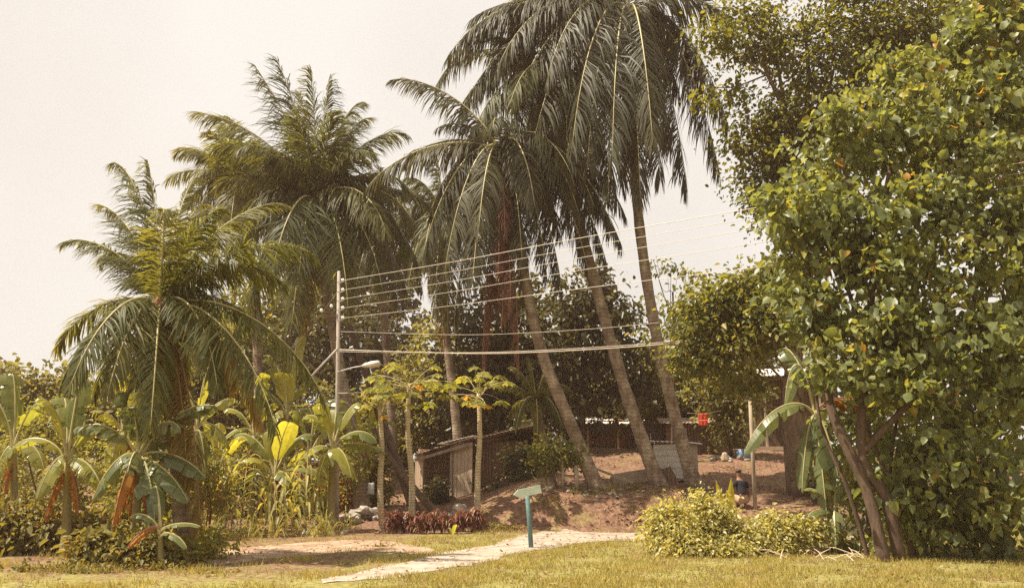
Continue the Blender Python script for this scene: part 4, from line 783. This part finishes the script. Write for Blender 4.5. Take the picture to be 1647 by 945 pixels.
for v_ in (.035, -.035):
    m = MB(); c_ = L_+ax*(ln*.56)+nn*.082+up2*v_; m.tube([c_, c_+nn*.012], [.014, .01], 8); m.build('bolt', 'iron', s0)

# ------------------------------------------------------------------ plank hut
def rotz(a): return np.array([[math.cos(a), -math.sin(a), 0], [math.sin(a), math.cos(a), 0], [0, 0, 1]])
H0 = ground(712, 32); hut = empty('plank_hut', H0, 'small weathered plank hut with a sloping tin roof behind the papaya trees', 'hut', rz=R(-16))
k = 32/F
m = MB(); m.box((.0, 1.6, .95), (1.9, .06, 1.9)); m.build('wall', 'plank', hut)
m = MB(); m.box((-.99, .85, .9), (.05, 1.5, 1.8)); m.build('wall', 'plank', hut)
m = MB()
for i in range(5): m.box((.46+i*.145, rnd.uniform(-.012, .012), 1.0+rnd.uniform(-.03, .03)), (.137, .04, 2.0))
dr_ = m.build('wall', 'plankv', hut); dr_['label'] = 'pale upright board panel at the front right'
m = MB(); m.box((.33, -.03, .95), (.09, .09, 2.0)); m.build('post', 'grey_wood', hut)
m = MB(); m.box((-.82, .0, .78), (.11, .11, 1.75)); m.build('post', 'plankv', hut)
m = MB(); m.box((-.99, .02, .75), (.2, .04, 1.6)); m.build('wall', 'plankv', hut)
ry = lambda a: np.array([[math.cos(a), 0, math.sin(a)], [0, 1, 0], [-math.sin(a), 0, math.cos(a)]])
def corrugated(mb, c, w, d, rot, n=36, amp=.018):
    xs = np.linspace(-w/2, w/2, n); V = []
    for th in (0, .012):
        for x_ in xs:
            z_ = amp*math.sin(x_*2*math.pi/.15)+th
            for y_ in (-d/2, d/2): V.append([x_, y_, z_])
    V = np.array(V)@np.array(rot).T+np.array(c); N2 = n*2; Fc = []
    for i in range(n-1):
        Fc += [(i*2, i*2+2, i*2+3, i*2+1), (N2+i*2, N2+i*2+1, N2+i*2+3, N2+i*2+2), (i*2, N2+i*2, N2+i*2+2, i*2+2), (i*2+1, i*2+3, N2+i*2+3, N2+i*2+1)]
    Fc += [(0, 1, N2+1, N2), (n*2-2, N2+n*2-2, N2+n*2-1, n*2-1)]
    mb.add(V, Fc)
m = MB(); corrugated(m, (.05, .75, 1.86), 2.35, 2.1, ry(-.26)); m.build('roof', 'tin_rust', hut, False)
m = MB(); corrugated(m, (.35, .95, 2.12), 1.35, 1.3, ry(-.2)); rf = m.build('roof', 'tin', hut); rf['label'] = 'pale loose tin sheet on top'
m = MB(); m.box((.0, -.2, 1.66), (2.2, .06, .1), ry(-.26)); m.build('beam', 'grey_wood', hut)
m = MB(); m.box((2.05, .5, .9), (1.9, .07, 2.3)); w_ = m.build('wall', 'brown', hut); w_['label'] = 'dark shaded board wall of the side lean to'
m = MB(); corrugated(m, (2.15, 1.1, 2.34), 2.6, 2.3, ry(-.2)); m.build('roof', 'tin_rust', hut)

# ------------------------------------------------------------------ coop, boards, houses on the hill
K0 = ground(1088, 28.6); coop = empty('chicken_coop', K0, 'whitewashed box coop with a flat tin lid between the two tallest palm trunks', 'coop', rz=R(-28))
m = MB(); m.box((0, -.5, .62), (1.1, .04, 1.05)); m.build('wall', 'white_board', coop)
m = MB(); m.box((.57, 0, .62), (.04, .96, 1.05)); m.build('wall', 'tan_board', coop)
m = MB(); m.box((-.57, 0, .62), (.04, .96, 1.05)); m.build('wall', 'tan_board', coop)
m = MB(); m.box((0, .5, .62), (1.1, .04, 1.05)); m.build('wall', 'tan_board', coop)
m = MB(); corrugated(m, (0, 0, 1.22), 1.45, 1.4, ry(.05)); m.build('roof', 'tin', coop)
for sx in (-1, 1):
    for sy in (-1, 1):
        m = MB(); m.box((sx*.5, sy*.42, .02), (.08, .08, .4)); m.build('leg', 'brown', coop)
def board(label, p0, p1, w, t, mat, up=UP, name='plank'):
    p0 = np.asarray(p0); p1 = np.asarray(p1); d = p1-p0; L = np.linalg.norm(d); d /= L
    u = nrm(up-d*(up@d)); n_ = np.cross(d, u); m = MB(); m.box((0, 0, 0), (L, t, w), np.stack([d, n_, u], 1)); 
    o = m.build(name, mat); 
    c = (p0+p1)/2; o.location = tuple(c); return tag(o, label, 'plank')
board('brown board leaning on the foot of the pale palm trunk, before the coop', at(1070, 752, 27.2), at(1090, 792, 26.9), .34, .03, 'brown', np.array([.9, .1, .3]))
board('white plank lying slanted on the bank behind the dark palm trunk', at(955, 752, 27.6), at(1019, 776, 27), .07, .06, 'tan_board')
board('wide brown board on edge holding back earth behind the slanted white plank', at(985, 772, 28), at(1045, 762, 28.3), .38, .05, 'tan_board')
board('short pale plank on the bank left of the fence posts', at(888, 758, 27), at(905, 765, 27), .08, .05, 'tan_board')
board('pale plank lying among twigs under the right tree', gp(1275, 892)+UP*.06, gp(1372, 884)+UP*.1, .1, .04, 'tan_board')
board('second pale plank crossing behind the twigs under the right tree', gp(1300, 880)+UP*.1, gp(1388, 878)+UP*.12, .08, .04, 'plankv')
m = MB(); 
for i in range(26):
    p = gp(rnd.uniform(1255, 1395), rnd.uniform(878, 905)); a = rnd.uniform(0, 3.14); l = rnd.uniform(.25, .7)
    d = np.array([math.cos(a)*l, math.sin(a)*l*.6, rnd.uniform(-.05, .2)]); m.tube([p+UP*.03, p+d*.5+UP*rnd.uniform(.04, .12), p+d+UP*.04], [.012, .01, .005], 5)
tag(m.build('dry_twigs', 'plankv'), 'heap of dry twigs and brushwood scattered under the right tree', 'twigs', kind='stuff')

def house(name, label, base, rz, w, d, h, wall, roof, over, ph, posts=()):
    r_ = empty(name, base, label, 'house', rz=rz)
    for c, s in (((0, 0, h/2-.2), (w, .08, h+.4)), ((0, d, h/2-.2), (w, .08, h+.4)), ((-w/2+.04, d/2, h/2-.2), (.08, d-.1, h+.4)), ((w/2-.04, d/2, h/2-.2), (.08, d-.1, h+.4))):
        m = MB(); m.box(c, s); m.build('wall', wall, r_)
    rx = np.array([[1, 0, 0], [0, math.cos(ph), -math.sin(ph)], [0, math.sin(ph), math.cos(ph)]])
    m = MB(); corrugated(m, (0, d/2-over/2, h+.2), w+.5, d+over+.3, rx, 60); m.build('roof', roof, r_)
    for x_ in posts:
        m = MB(); m.box((x_, -over+.1, h/2-.25), (.09, .09, h+.3)); m.build('post', 'grey_wood', r_)
    return r_
h1 = house('wooden_house', 'low brown wooden house with a pale tin roof behind the leaning palm trunks', ground(985, 41), R(4), 3.6, 3, 1.35, 'brown', 'tin', .5, R(12), (-1.2, .2, 1.4))
m = MB(); m.box((.35, -.06, .75), (.5, .05, 1.3)); m.build('door', 'red', h1).data.materials[0] = MT['croton_door'] if 'croton_door' in MT else MT['palm_fibre']
m = MB(); m.box((-.7, -.06, .85), (.6, .05, .5)); m.build('window', 'bark_dark', h1)
h2 = house('board_shed', 'brown upright board shed behind the coop under the red washing', ground(1112, 35), R(-6), 1.9, 2, 1.15, 'brown', 'tin_rust', .2, R(8))
m = MB(); m.box((-.45, -.06, .5), (.6, .04, 1.0)); m.build('door', 'grey_wood', h2)
h3 = house('wooden_house', 'dark verandah house with a pale tin eave on the right of the hill', ground(1262, 37), R(-5), 3.0, 3, 3.1, 'brown', 'tin', 1.1, R(10), (-1.35, -.9, .3, 1.3))
m = MB(); m.box((-.4, -.06, .9), (.8, .05, 1.8)); m.build('door', 'bark_dark', h3)
m = MB(); m.box((0, -.55, -.02), (3.2, 1.1, .16)); m.build('porch_floor', 'tan_board', h3)
# board fence on the hilltop
fb = ground(1060, 38); fe = empty('board_fence', fb, 'dark board fence joining the brown house and the shed', 'fence')
for i in range(16):
    m = MB(); m.box((-1.2+i*.155, rnd.uniform(-.02, .02), .45+rnd.uniform(-.06, .06)), (.14, .03, 1.3)); m.build('board', 'brown', fe)
m = MB(); m.box((-.05, .05, .7), (2.5, .05, .08)); m.build('rail', 'grey_wood', fe)
def cloth(label, c, w, h, mat, name='red_cloth', cat='washing', group=None):
    V = []; nx, nz = 9, 8
    for i in range(nx):
        for j in range(nz): V.append([-w/2+w*i/(nx-1), .03*math.sin(i*1.9)*(j+1)/nz, -h*j/(nz-1)+.01*math.sin(i*1.3)])
    V = np.array(V); m = MB(); Fc = [(i*nz+j, i*nz+j+1, (i+1)*nz+j+1, (i+1)*nz+j) for i in range(nx-1) for j in range(nz-1)]; m.add(V, Fc)
    o = m.build(name, mat, None, True); o.location = tuple(c); sd = o.modifiers.new('thick', 'SOLIDIFY'); sd.thickness = .012
    return tag(o, label, cat, group)
cloth('upper bright red cloth hung above the board shed', at(1131, 665, 31.5), .34, .2, 'red', group='red washing')
cloth('lower red cloth hung directly below the other red cloth', at(1131, 675, 31.4), .32, .2, 'red', group='red washing')
wire('short line holding the two red cloths above the shed', [at(1105, 664, 31.6), at(1131, 665, 31.5), at(1160, 660, 31.2)], .008, 'clothes lines', 'clothes_line', 'grey_wood')
cloth('small white garment hanging low among shrubs left of the papaya trees', at(597, 776, 28.5), .2, .36, 'white_cloth', 'white_cloth')
g = ground(1197, 33.4); m = MB(); m.tube([UP*0, UP*.12, UP*.34], [.26, .3, .33], 14); o = m.build('basin', 'blue', None, True); o.location = tuple(g); tag(o, 'blue basin on the hilltop beside the drooping banana leaf', 'basin')
g = ground(1166, 33); m = MB(); m.box((0, 0, .14), (.3, .25, .34), taper=.6); o = m.build('sack', 'tan_board'); bv = o.modifiers.new('b', 'BEVEL'); bv.width = .08; bv.segments = 3; o.location = tuple(g); tag(o, 'small pale sack on the hilltop left of the blue basin', 'sack')

# ------------------------------------------------------------------ crouching child
def skin(name, pts, edges, radii, mat, parent, root=0, sub=2):
    me = bpy.data.meshes.new(name); me.from_pydata(pts, edges, []); o = bpy.data.objects.new(name, me); COL.objects.link(o)
    md = o.modifiers.new('s', 'SKIN'); md.use_smooth_shade = True
    for i, v in enumerate(me.skin_vertices[0].data):
        r_ = radii[i]; v.radius = (r_, r_) if not isinstance(r_, tuple) else r_; v.use_root = (i == root)
    sb = o.modifiers.new('d', 'SUBSURF'); sb.levels = sub; sb.render_levels = sub
    dg = bpy.context.evaluated_depsgraph_get(); nm = bpy.data.meshes.new_from_object(o.evaluated_get(dg)); bpy.data.objects.remove(o)
    nm.name = name; nm.materials.clear(); nm.materials.append(MT[mat])
    for p in nm.polygons: p.use_smooth = True
    q = bpy.data.objects.new(name, nm); COL.objects.link(q); q.parent = parent; return q
pg = ground(1196, 25.2)
person = empty('person', pg, 'child seen from behind crouching on the slope in a navy shirt and khaki shorts', 'person', rz=R(22))
person.scale = (1.12, 1.12, 1.12)
J = [(0, 0, .2), (0, .03, .36), (0, .08, .54), (0, .11, .66), (0, .135, .74), (0, .15, .80), (0, .165, .88), (0, .16, .945)]
Rr = [(.125, .1), (.11, .085), (.125, .085), (.07, .055), (.045, .045), (.062, .07), (.08, .09), (.055, .065)]
Ed = [(0, 1), (1, 2), (2, 3), (3, 4), (4, 5), (5, 6), (6, 7)]
def chain(pp, start, rr):
    prev = start
    for p, r in zip(pp, rr): J.append(p); Rr.append(r); Ed.append((prev, len(J)-1)); prev = len(J)-1
    return prev
for sx in (-1, 1):
    chain([(sx*.1, .03, .2), (sx*.16, .27, .36), (sx*.165, .31, .39), (sx*.15, .17, .2), (sx*.14, .1, .06), (sx*.15, .2, .03), (sx*.155, .28, .025)], 0, [.085, .06, .055, .05, .035, .035, .022])
    if sx > 0: w_ = chain([(.15, .1, .61), (.2, .1, .58), (.25, .1, .4), (.26, .15, .22)], 3, [.055, .05, .038, .026])
    else: w_ = chain([(-.15, .1, .61), (-.2, .11, .58), (-.25, .18, .42), (-.17, .3, .44)], 3, [.055, .05, .038, .026])
    wp = J[w_]; dz = (0, .02, -.05) if sx > 0 else (.04, .04, .0)
    palm_i = chain([(wp[0]+dz[0], wp[1]+dz[1], wp[2]+dz[2])], w_, [(.03, .016)])
    pp = J[palm_i]
    for f in range(5):
        o_ = (f-2)*.013; l = [.035, .05, .055, .05, .04][f]
        if sx > 0: c1 = (pp[0]+(o_ if f else -.035), pp[1]+.01, pp[2]-l*.6); c2 = (c1[0], c1[1]+.012, c1[2]-l*.5)
        else: c1 = (pp[0]+l*.6, pp[1]+o_*.8, pp[2]+.005); c2 = (c1[0]+l*.5, c1[1]+.005, c1[2]-.015)
        chain([c1, c2], palm_i, [.0085, .0065])
skin('body', J, Ed, Rr, 'skin', person)
skin('shirt', [(0, .01, .3), (0, .035, .4), (0, .08, .54), (0, .105, .65), (.15, .1, .615), (.2, .1, .58), (.235, .1, .47), (-.15, .1, .615), (-.2, .11, .58), (-.235, .155, .48)],
     [(0, 1), (1, 2), (2, 3), (3, 4), (4, 5), (5, 6), (3, 7), (7, 8), (8, 9)], [(.14, .115), (.135, .105), (.145, .105), (.085, .07), .07, .066, .06, .07, .066, .06], 'navy', person)
skin('shorts', [(0, -.01, .19), (0, .02, .3), (.1, .03, .2), (.145, .2, .305), (-.1, .03, .2), (-.145, .2, .305)], [(0, 1), (0, 2), (2, 3), (0, 4), (4, 5)], [(.15, .125), (.13, .105), .105, .085, .105, .085], 'khaki', person)
skin('hair', [(0, .125, .85), (0, .145, .9), (0, .16, .95)], [(0, 1), (1, 2)], [(.07, .06), (.088, .09), (.065, .075)], 'hair', person)
m = MB(); m.tube([(0, .25, .885), (0, .262, .87), (0, .25, .858)], [.006, .013, .008], 6); m.build('nose', 'skin', person, True)
for sx in (-1, 1):
    m = MB(); m.ball((sx*.083, .165, .875), (.012, .022, .032), 8); m.build('ear', 'skin', person, True)

# ------------------------------------------------------------------ ground, road, path
xs = np.concatenate([[-4000, -1500, -500, -200, -90, -50, -36], np.arange(-28, 28.01, .28), [36, 50, 90, 200, 500, 1500, 4000]])
ys = np.concatenate([[-400, -100, -20, 0, 6, 9], np.arange(11, 46, .28), [48, 52, 60, 80, 120, 250, 600, 1500, 4000, 6000]])
XX, YY = np.meshgrid(xs, ys, indexing='ij'); ZZ = zt(XX, YY)
nx, ny = XX.shape; ii = (np.arange(nx-1)[:, None]*ny+np.arange(ny-1)[None]).ravel()
gm, nt, out = newmat('earth_and_turf'); N = nt.nodes; L = nt.links
tc = N.new('ShaderNodeTexCoord')
def nz_(sc_, det=6):
    n = N.new('ShaderNodeTexNoise'); n.inputs['Scale'].default_value = sc_; n.inputs['Detail'].default_value = det; n.inputs['Roughness'].default_value = .65
    L.new(tc.outputs['Object'], n.inputs['Vector']); return n
n1 = nz_(1.4); n2 = nz_(9, 8); n3 = nz_(.5, 4)
turf = ramp(nt, [(.3, (.13, .12, .035)), (.5, (.26, .23, .075)), (.7, (.38, .31, .12))]); L.new(n2.outputs['Fac'], turf.inputs[0])
dirt = ramp(nt, [(.3, (.085, .046, .03)), (.5, (.19, .105, .07)), (.72, (.34, .21, .145))]); L.new(n2.outputs['Fac'], dirt.inputs[0])
att = N.new('ShaderNodeAttribute'); att.attribute_name = 'bare'
ad = N.new('ShaderNodeMath'); ad.operation = 'ADD'; L.new(att.outputs['Fac'], ad.inputs[0])
sc1 = N.new('ShaderNodeMapRange'); sc1.inputs['From Min'].default_value = .35; sc1.inputs['From Max'].default_value = .65; sc1.inputs['To Min'].default_value = -.45; sc1.inputs['To Max'].default_value = .45
L.new(n1.outputs['Fac'], sc1.inputs['Value']); L.new(sc1.outputs[0], ad.inputs[1]); ad.use_clamp = True; n4 = nz_(.9, 8); wr = N.new('ShaderNodeMapRange'); wr.inputs['From Min'].default_value = .56; wr.inputs['From Max'].default_value = .68; L.new(n4.outputs['Fac'], wr.inputs['Value']); mxw = N.new('ShaderNodeMath'); mxw.operation = 'MAXIMUM'; L.new(ad.outputs[0], mxw.inputs[0]); L.new(wr.outputs[0], mxw.inputs[1]); ad = mxw
mx = N.new('ShaderNodeMix'); mx.data_type = 'RGBA'; L.new(ad.outputs[0], mx.inputs[0]); L.new(turf.outputs[0], mx.inputs[6]); L.new(dirt.outputs[0], mx.inputs[7])
p = N.new('ShaderNodeBsdfPrincipled'); p.inputs['Roughness'].default_value = .95; p.inputs['Specular IOR Level'].default_value = .15; L.new(mx.outputs[2], p.inputs['Base Color'])
bp = N.new('ShaderNodeBump'); bp.inputs['Strength'].default_value = .9; bp.inputs['Distance'].default_value = .06; L.new(n2.outputs['Fac'], bp.inputs['Height']); L.new(bp.outputs[0], p.inputs['Normal']); L.new(p.outputs[0], out.inputs[0])
VV = np.stack([XX, YY, ZZ], -1).reshape(1, -1, 3)
go = quads('ground', VV, gm, np.array([.5]), None, np.stack([ii, ii+ny, ii+ny+1, ii+1], 1), None, None, True)
bare = np.clip(sst(22.5, 24.8, YY)+sst(-1.2, -3.6, XX)*.75*sst(13, 15.5, YY), 0, 1).ravel()
at_ = go.data.attributes.new('bare', 'FLOAT', 'POINT'); at_.data.foreach_set('value', bare.astype(np.float32))
tag(go, kind='structure')
def strip(name, near, far_, mat, z):
    A = spline([gp(*q) for q in near], 60); Bq = spline([gp(*q) for q in far_], 60); V = []
    for i in range(60):
        for j in range(9):
            e = .0 if j not in (0, 8) else .09*math.sin(i*.55+j)+.06*math.sin(i*1.3+j*2.1)+rnd.uniform(-.02, .02)
            f = j/8; q = A[i]*(1-f)+Bq[i]*f; q = q+nrm(Bq[i]-A[i])*e; V.append([q[0], q[1], float(zt(q[0], q[1]))+z])
    m = MB(); m.add(V, [(i*9+j, (i+1)*9+j, (i+1)*9+j+1, i*9+j+1) for i in range(59) for j in range(8)], 0, .5)
    tag(m.build(name, mat, None, True), kind='structure'); return A, Bq
MT['road'] = noisemat('sun_bleached_road', [(.3, (.22, .165, .125)), (.5, (.36, .295, .235)), (.7, (.46, .39, .32))], 2.2, 12, .95, .5)
MT['path'] = noisemat('sandy_path', [(.3, (.17, .105, .065)), (.5, (.34, .23, .155)), (.7, (.47, .35, .25))], 2.6, 12, .95, .6)
nr = [(520, 938), (610, 930), (720, 915), (790, 901), (855, 885.5), (950, 872), (1040, 868), (1180, 866), (1400, 864)]
fr = [(515, 932), (580, 919), (645, 904), (710, 889), (790, 875), (845, 859), (900, 853.5), (1040, 856.5), (1400, 853)]
RA, RB = strip('road', nr, fr, 'road', .008)
pn = [(285, 902), (310, 906), (350, 907), (480, 894), (580, 886), (640, 889), (690, 891)]
pf = [(280, 898), (300, 892), (340, 886), (480, 872), (590, 868), (650, 874), (700, 884)]
PA, PB = strip('dirt_path', pn, pf, 'path', .005)

# grass blades on the lawn
def inpoly(x, y, P):
    c = np.zeros(len(x), bool); j = len(P)-1
    for i in range(len(P)):
        a, b_ = P[i], P[j]
        cond = ((a[1] > y) != (b_[1] > y)) & (x < (b_[0]-a[0])*(y-a[1])/(b_[1]-a[1]+1e-12)+a[0]); c ^= cond; j = i
    return c
n = 150000
y = 12+rng.random(n)**1.15*12.4; x = (rng.random(n)*2-1)*(y*.64+.5)
jj = rng.random(n)**2*.32; dv = nrm(RB-RA)
ok = np.ones(n, bool)
for (A_, B_) in ((RA, RB), (PA, PB)):
    dv = nrm(B_-A_)
    i1 = inpoly(x, y, np.concatenate([A_, B_[::-1]])); i2 = inpoly(x, y, np.concatenate([A_+dv*.12, (B_-dv*.12)[::-1]])); i3 = inpoly(x, y, np.concatenate([A_+dv*.3, (B_-dv*.3)[::-1]]))
    ok &= ~i3 & ~(i2 & (rng.random(n) > .3)) & ~(i1 & (rng.random(n) > .75))
pat = np.sin(x*1.7+y*.9)*np.sin(y*2.1-x*1.1)+.6*np.sin(x*4.3+2)*np.sin(y*3.7)
left = x < -2.2
ok &= (pat+rng.normal(0, .5, n) > np.where(left, .75, -.45)) & ~((x < -1.0) & (y > 22.5))
x, y, pat = x[ok], y[ok], pat[ok]; n = len(x); z = zt(x, y)
hh = rng.uniform(.03, .085, n)*(1+.5*np.clip(pat, 0, 1))*np.where(x < -2.2, 1.3, 1); a = rng.random(n)*6.28; l = rng.uniform(.2, .9, n)*hh; b2 = rng.random(n)*6.28
P = np.stack([x, y, z-.01], 1); w = np.stack([np.cos(a), np.sin(a), 0*a], 1)*.008; tp = P+np.stack([np.cos(b2)*l, np.sin(b2)*l, hh+.01], 1)
V = np.stack([P-w, P+w, tp], 1)
tag(quads('grass', V, 'grass', np.clip(.5+.2*pat+rng.normal(0, .2, n), 0, 1), None, [(0, 1, 2)]), kind='stuff')
# ground litter and low growth on the bank
n = 26000
x = rng.uniform(-9, 9.5, n); y = 24.6+8.5*rng.random(n)**1.5; pat = np.sin(x*2.1+1)*np.sin(y*1.7+x)+rng.normal(0, .4, n); ok = pat > .5; x, y = x[ok], y[ok]; n = len(x); z = zt(x, y)
a = rng.random(n)*6.28; ln = rng.uniform(.05, .14, n); el = rng.uniform(-.1, 1.0, n)
P = np.stack([x, y, z+.015], 1); T = np.stack([np.cos(a)*np.cos(el), np.sin(a)*np.cos(el), np.sin(el)], 1)*ln[:, None]; w = np.stack([-np.sin(a), np.cos(a), 0*a], 1)*(ln*.22)[:, None]
V = np.stack([P, P+T*.4+w, P+T, P+T*.4-w], 1)
MT['litter'] = leafmat('dry_leaf', [(0, (.12, .065, .04)), (.6, (.24, .14, .085)), (.85, (.36, .25, .15)), (1, (.2, .19, .06))], .15, 1.2, .7, .2)
tag(quads('leaf_litter', V, 'litter', np.clip(rng.normal(.6, .35, n), 0, 1), None, [(0, 1, 2, 3)]), kind='stuff')

n = 2600
x = rng.uniform(-9, 10, n); y = rng.uniform(12.5, 24, n); z = zt(x, y); a = rng.random(n)*6.28; ln = rng.uniform(.05, .13, n); el = rng.uniform(-.05, .5, n)
P = np.stack([x, y, z+.045], 1); T = np.stack([np.cos(a)*np.cos(el), np.sin(a)*np.cos(el), np.sin(el)], 1)*ln[:, None]; w = np.stack([-np.sin(a), np.cos(a), 0*a+.2], 1)*(ln*.25)[:, None]
tag(quads('fallen_leaves', np.stack([P, P+T*.4+w, P+T, P+T*.4-w], 1), 'litter', rng.random(n), None, [(0, 1, 2, 3)]), kind='stuff')
# ------------------------------------------------------------------ light
m, nt, out = newmat('shadow_lift_haze'); pv = nt.nodes.new('ShaderNodeVolumePrincipled'); pv.inputs['Color'].default_value = (1, .68, .54, 1); pv.inputs['Density'].default_value = .0011; pv.inputs['Anisotropy'].default_value = .2  # thin reddish volume added to lift the blacks to a faded warm brown
nt.links.new(pv.outputs[0], out.inputs['Volume']); MT['lift_haze'] = m
mb = MB(); mb.box((0, 25, 15), (120, 110, 34)); tag(mb.build('lift_haze', 'lift_haze'), kind='stuff')
SUN = nrm(np.array([-.48, -.12, .87]))
wd = bpy.data.worlds.new('World'); sc.world = wd; wd.use_nodes = True; nt = wd.node_tree; N = nt.nodes; L = nt.links
bg = N['Background']; sky = N.new('ShaderNodeTexSky'); sky.sky_type = 'NISHITA'; sky.sun_disc = False
sky.sun_elevation = math.asin(SUN[2]); sky.sun_rotation = math.atan2(SUN[0], SUN[1]); sky.dust_density = 6; sky.air_density = 1.5; sky.ozone_density = .5
mx = N.new('ShaderNodeMix'); mx.data_type = 'RGBA'; mx.inputs[0].default_value = .95
L.new(sky.outputs[0], mx.inputs[6]); nz = N.new('ShaderNodeTexNoise'); nz.inputs['Scale'].default_value = 2.2; nz.inputs['Detail'].default_value = 5
tcw = N.new('ShaderNodeTexCoord'); L.new(tcw.outputs['Generated'], nz.inputs['Vector'])
cr_ = ramp(nt, [(.35, (4.65, 4.38, 3.98)), (.65, (5.2, 4.98, 4.6))]); L.new(nz.outputs['Fac'], cr_.inputs[0]); L.new(cr_.outputs[0], mx.inputs[7])
L.new(mx.outputs[2], bg.inputs['Color']); bg.inputs['Strength'].default_value = .1
sl = bpy.data.lights.new('sun', 'SUN'); sl.energy = 5; sl.angle = R(.6); sl.color = (1, .9, .72)
so = bpy.data.objects.new('sun', sl); COL.objects.link(so); so.location = (-20, 0, 40); so.rotation_euler = Vector(SUN).to_track_quat('Z', 'Y').to_euler()
vs = sc.view_settings; vs.view_transform = 'Standard'; vs.look = 'None'; vs.gamma = 1; vs.exposure = .94; vs.use_curve_mapping = False
cy = sc.cycles; cy.max_bounces = 6; cy.diffuse_bounces = 3; cy.glossy_bounces = 2; cy.transmission_bounces = 4; cy.transparent_max_bounces = 4
cy.use_denoising = False
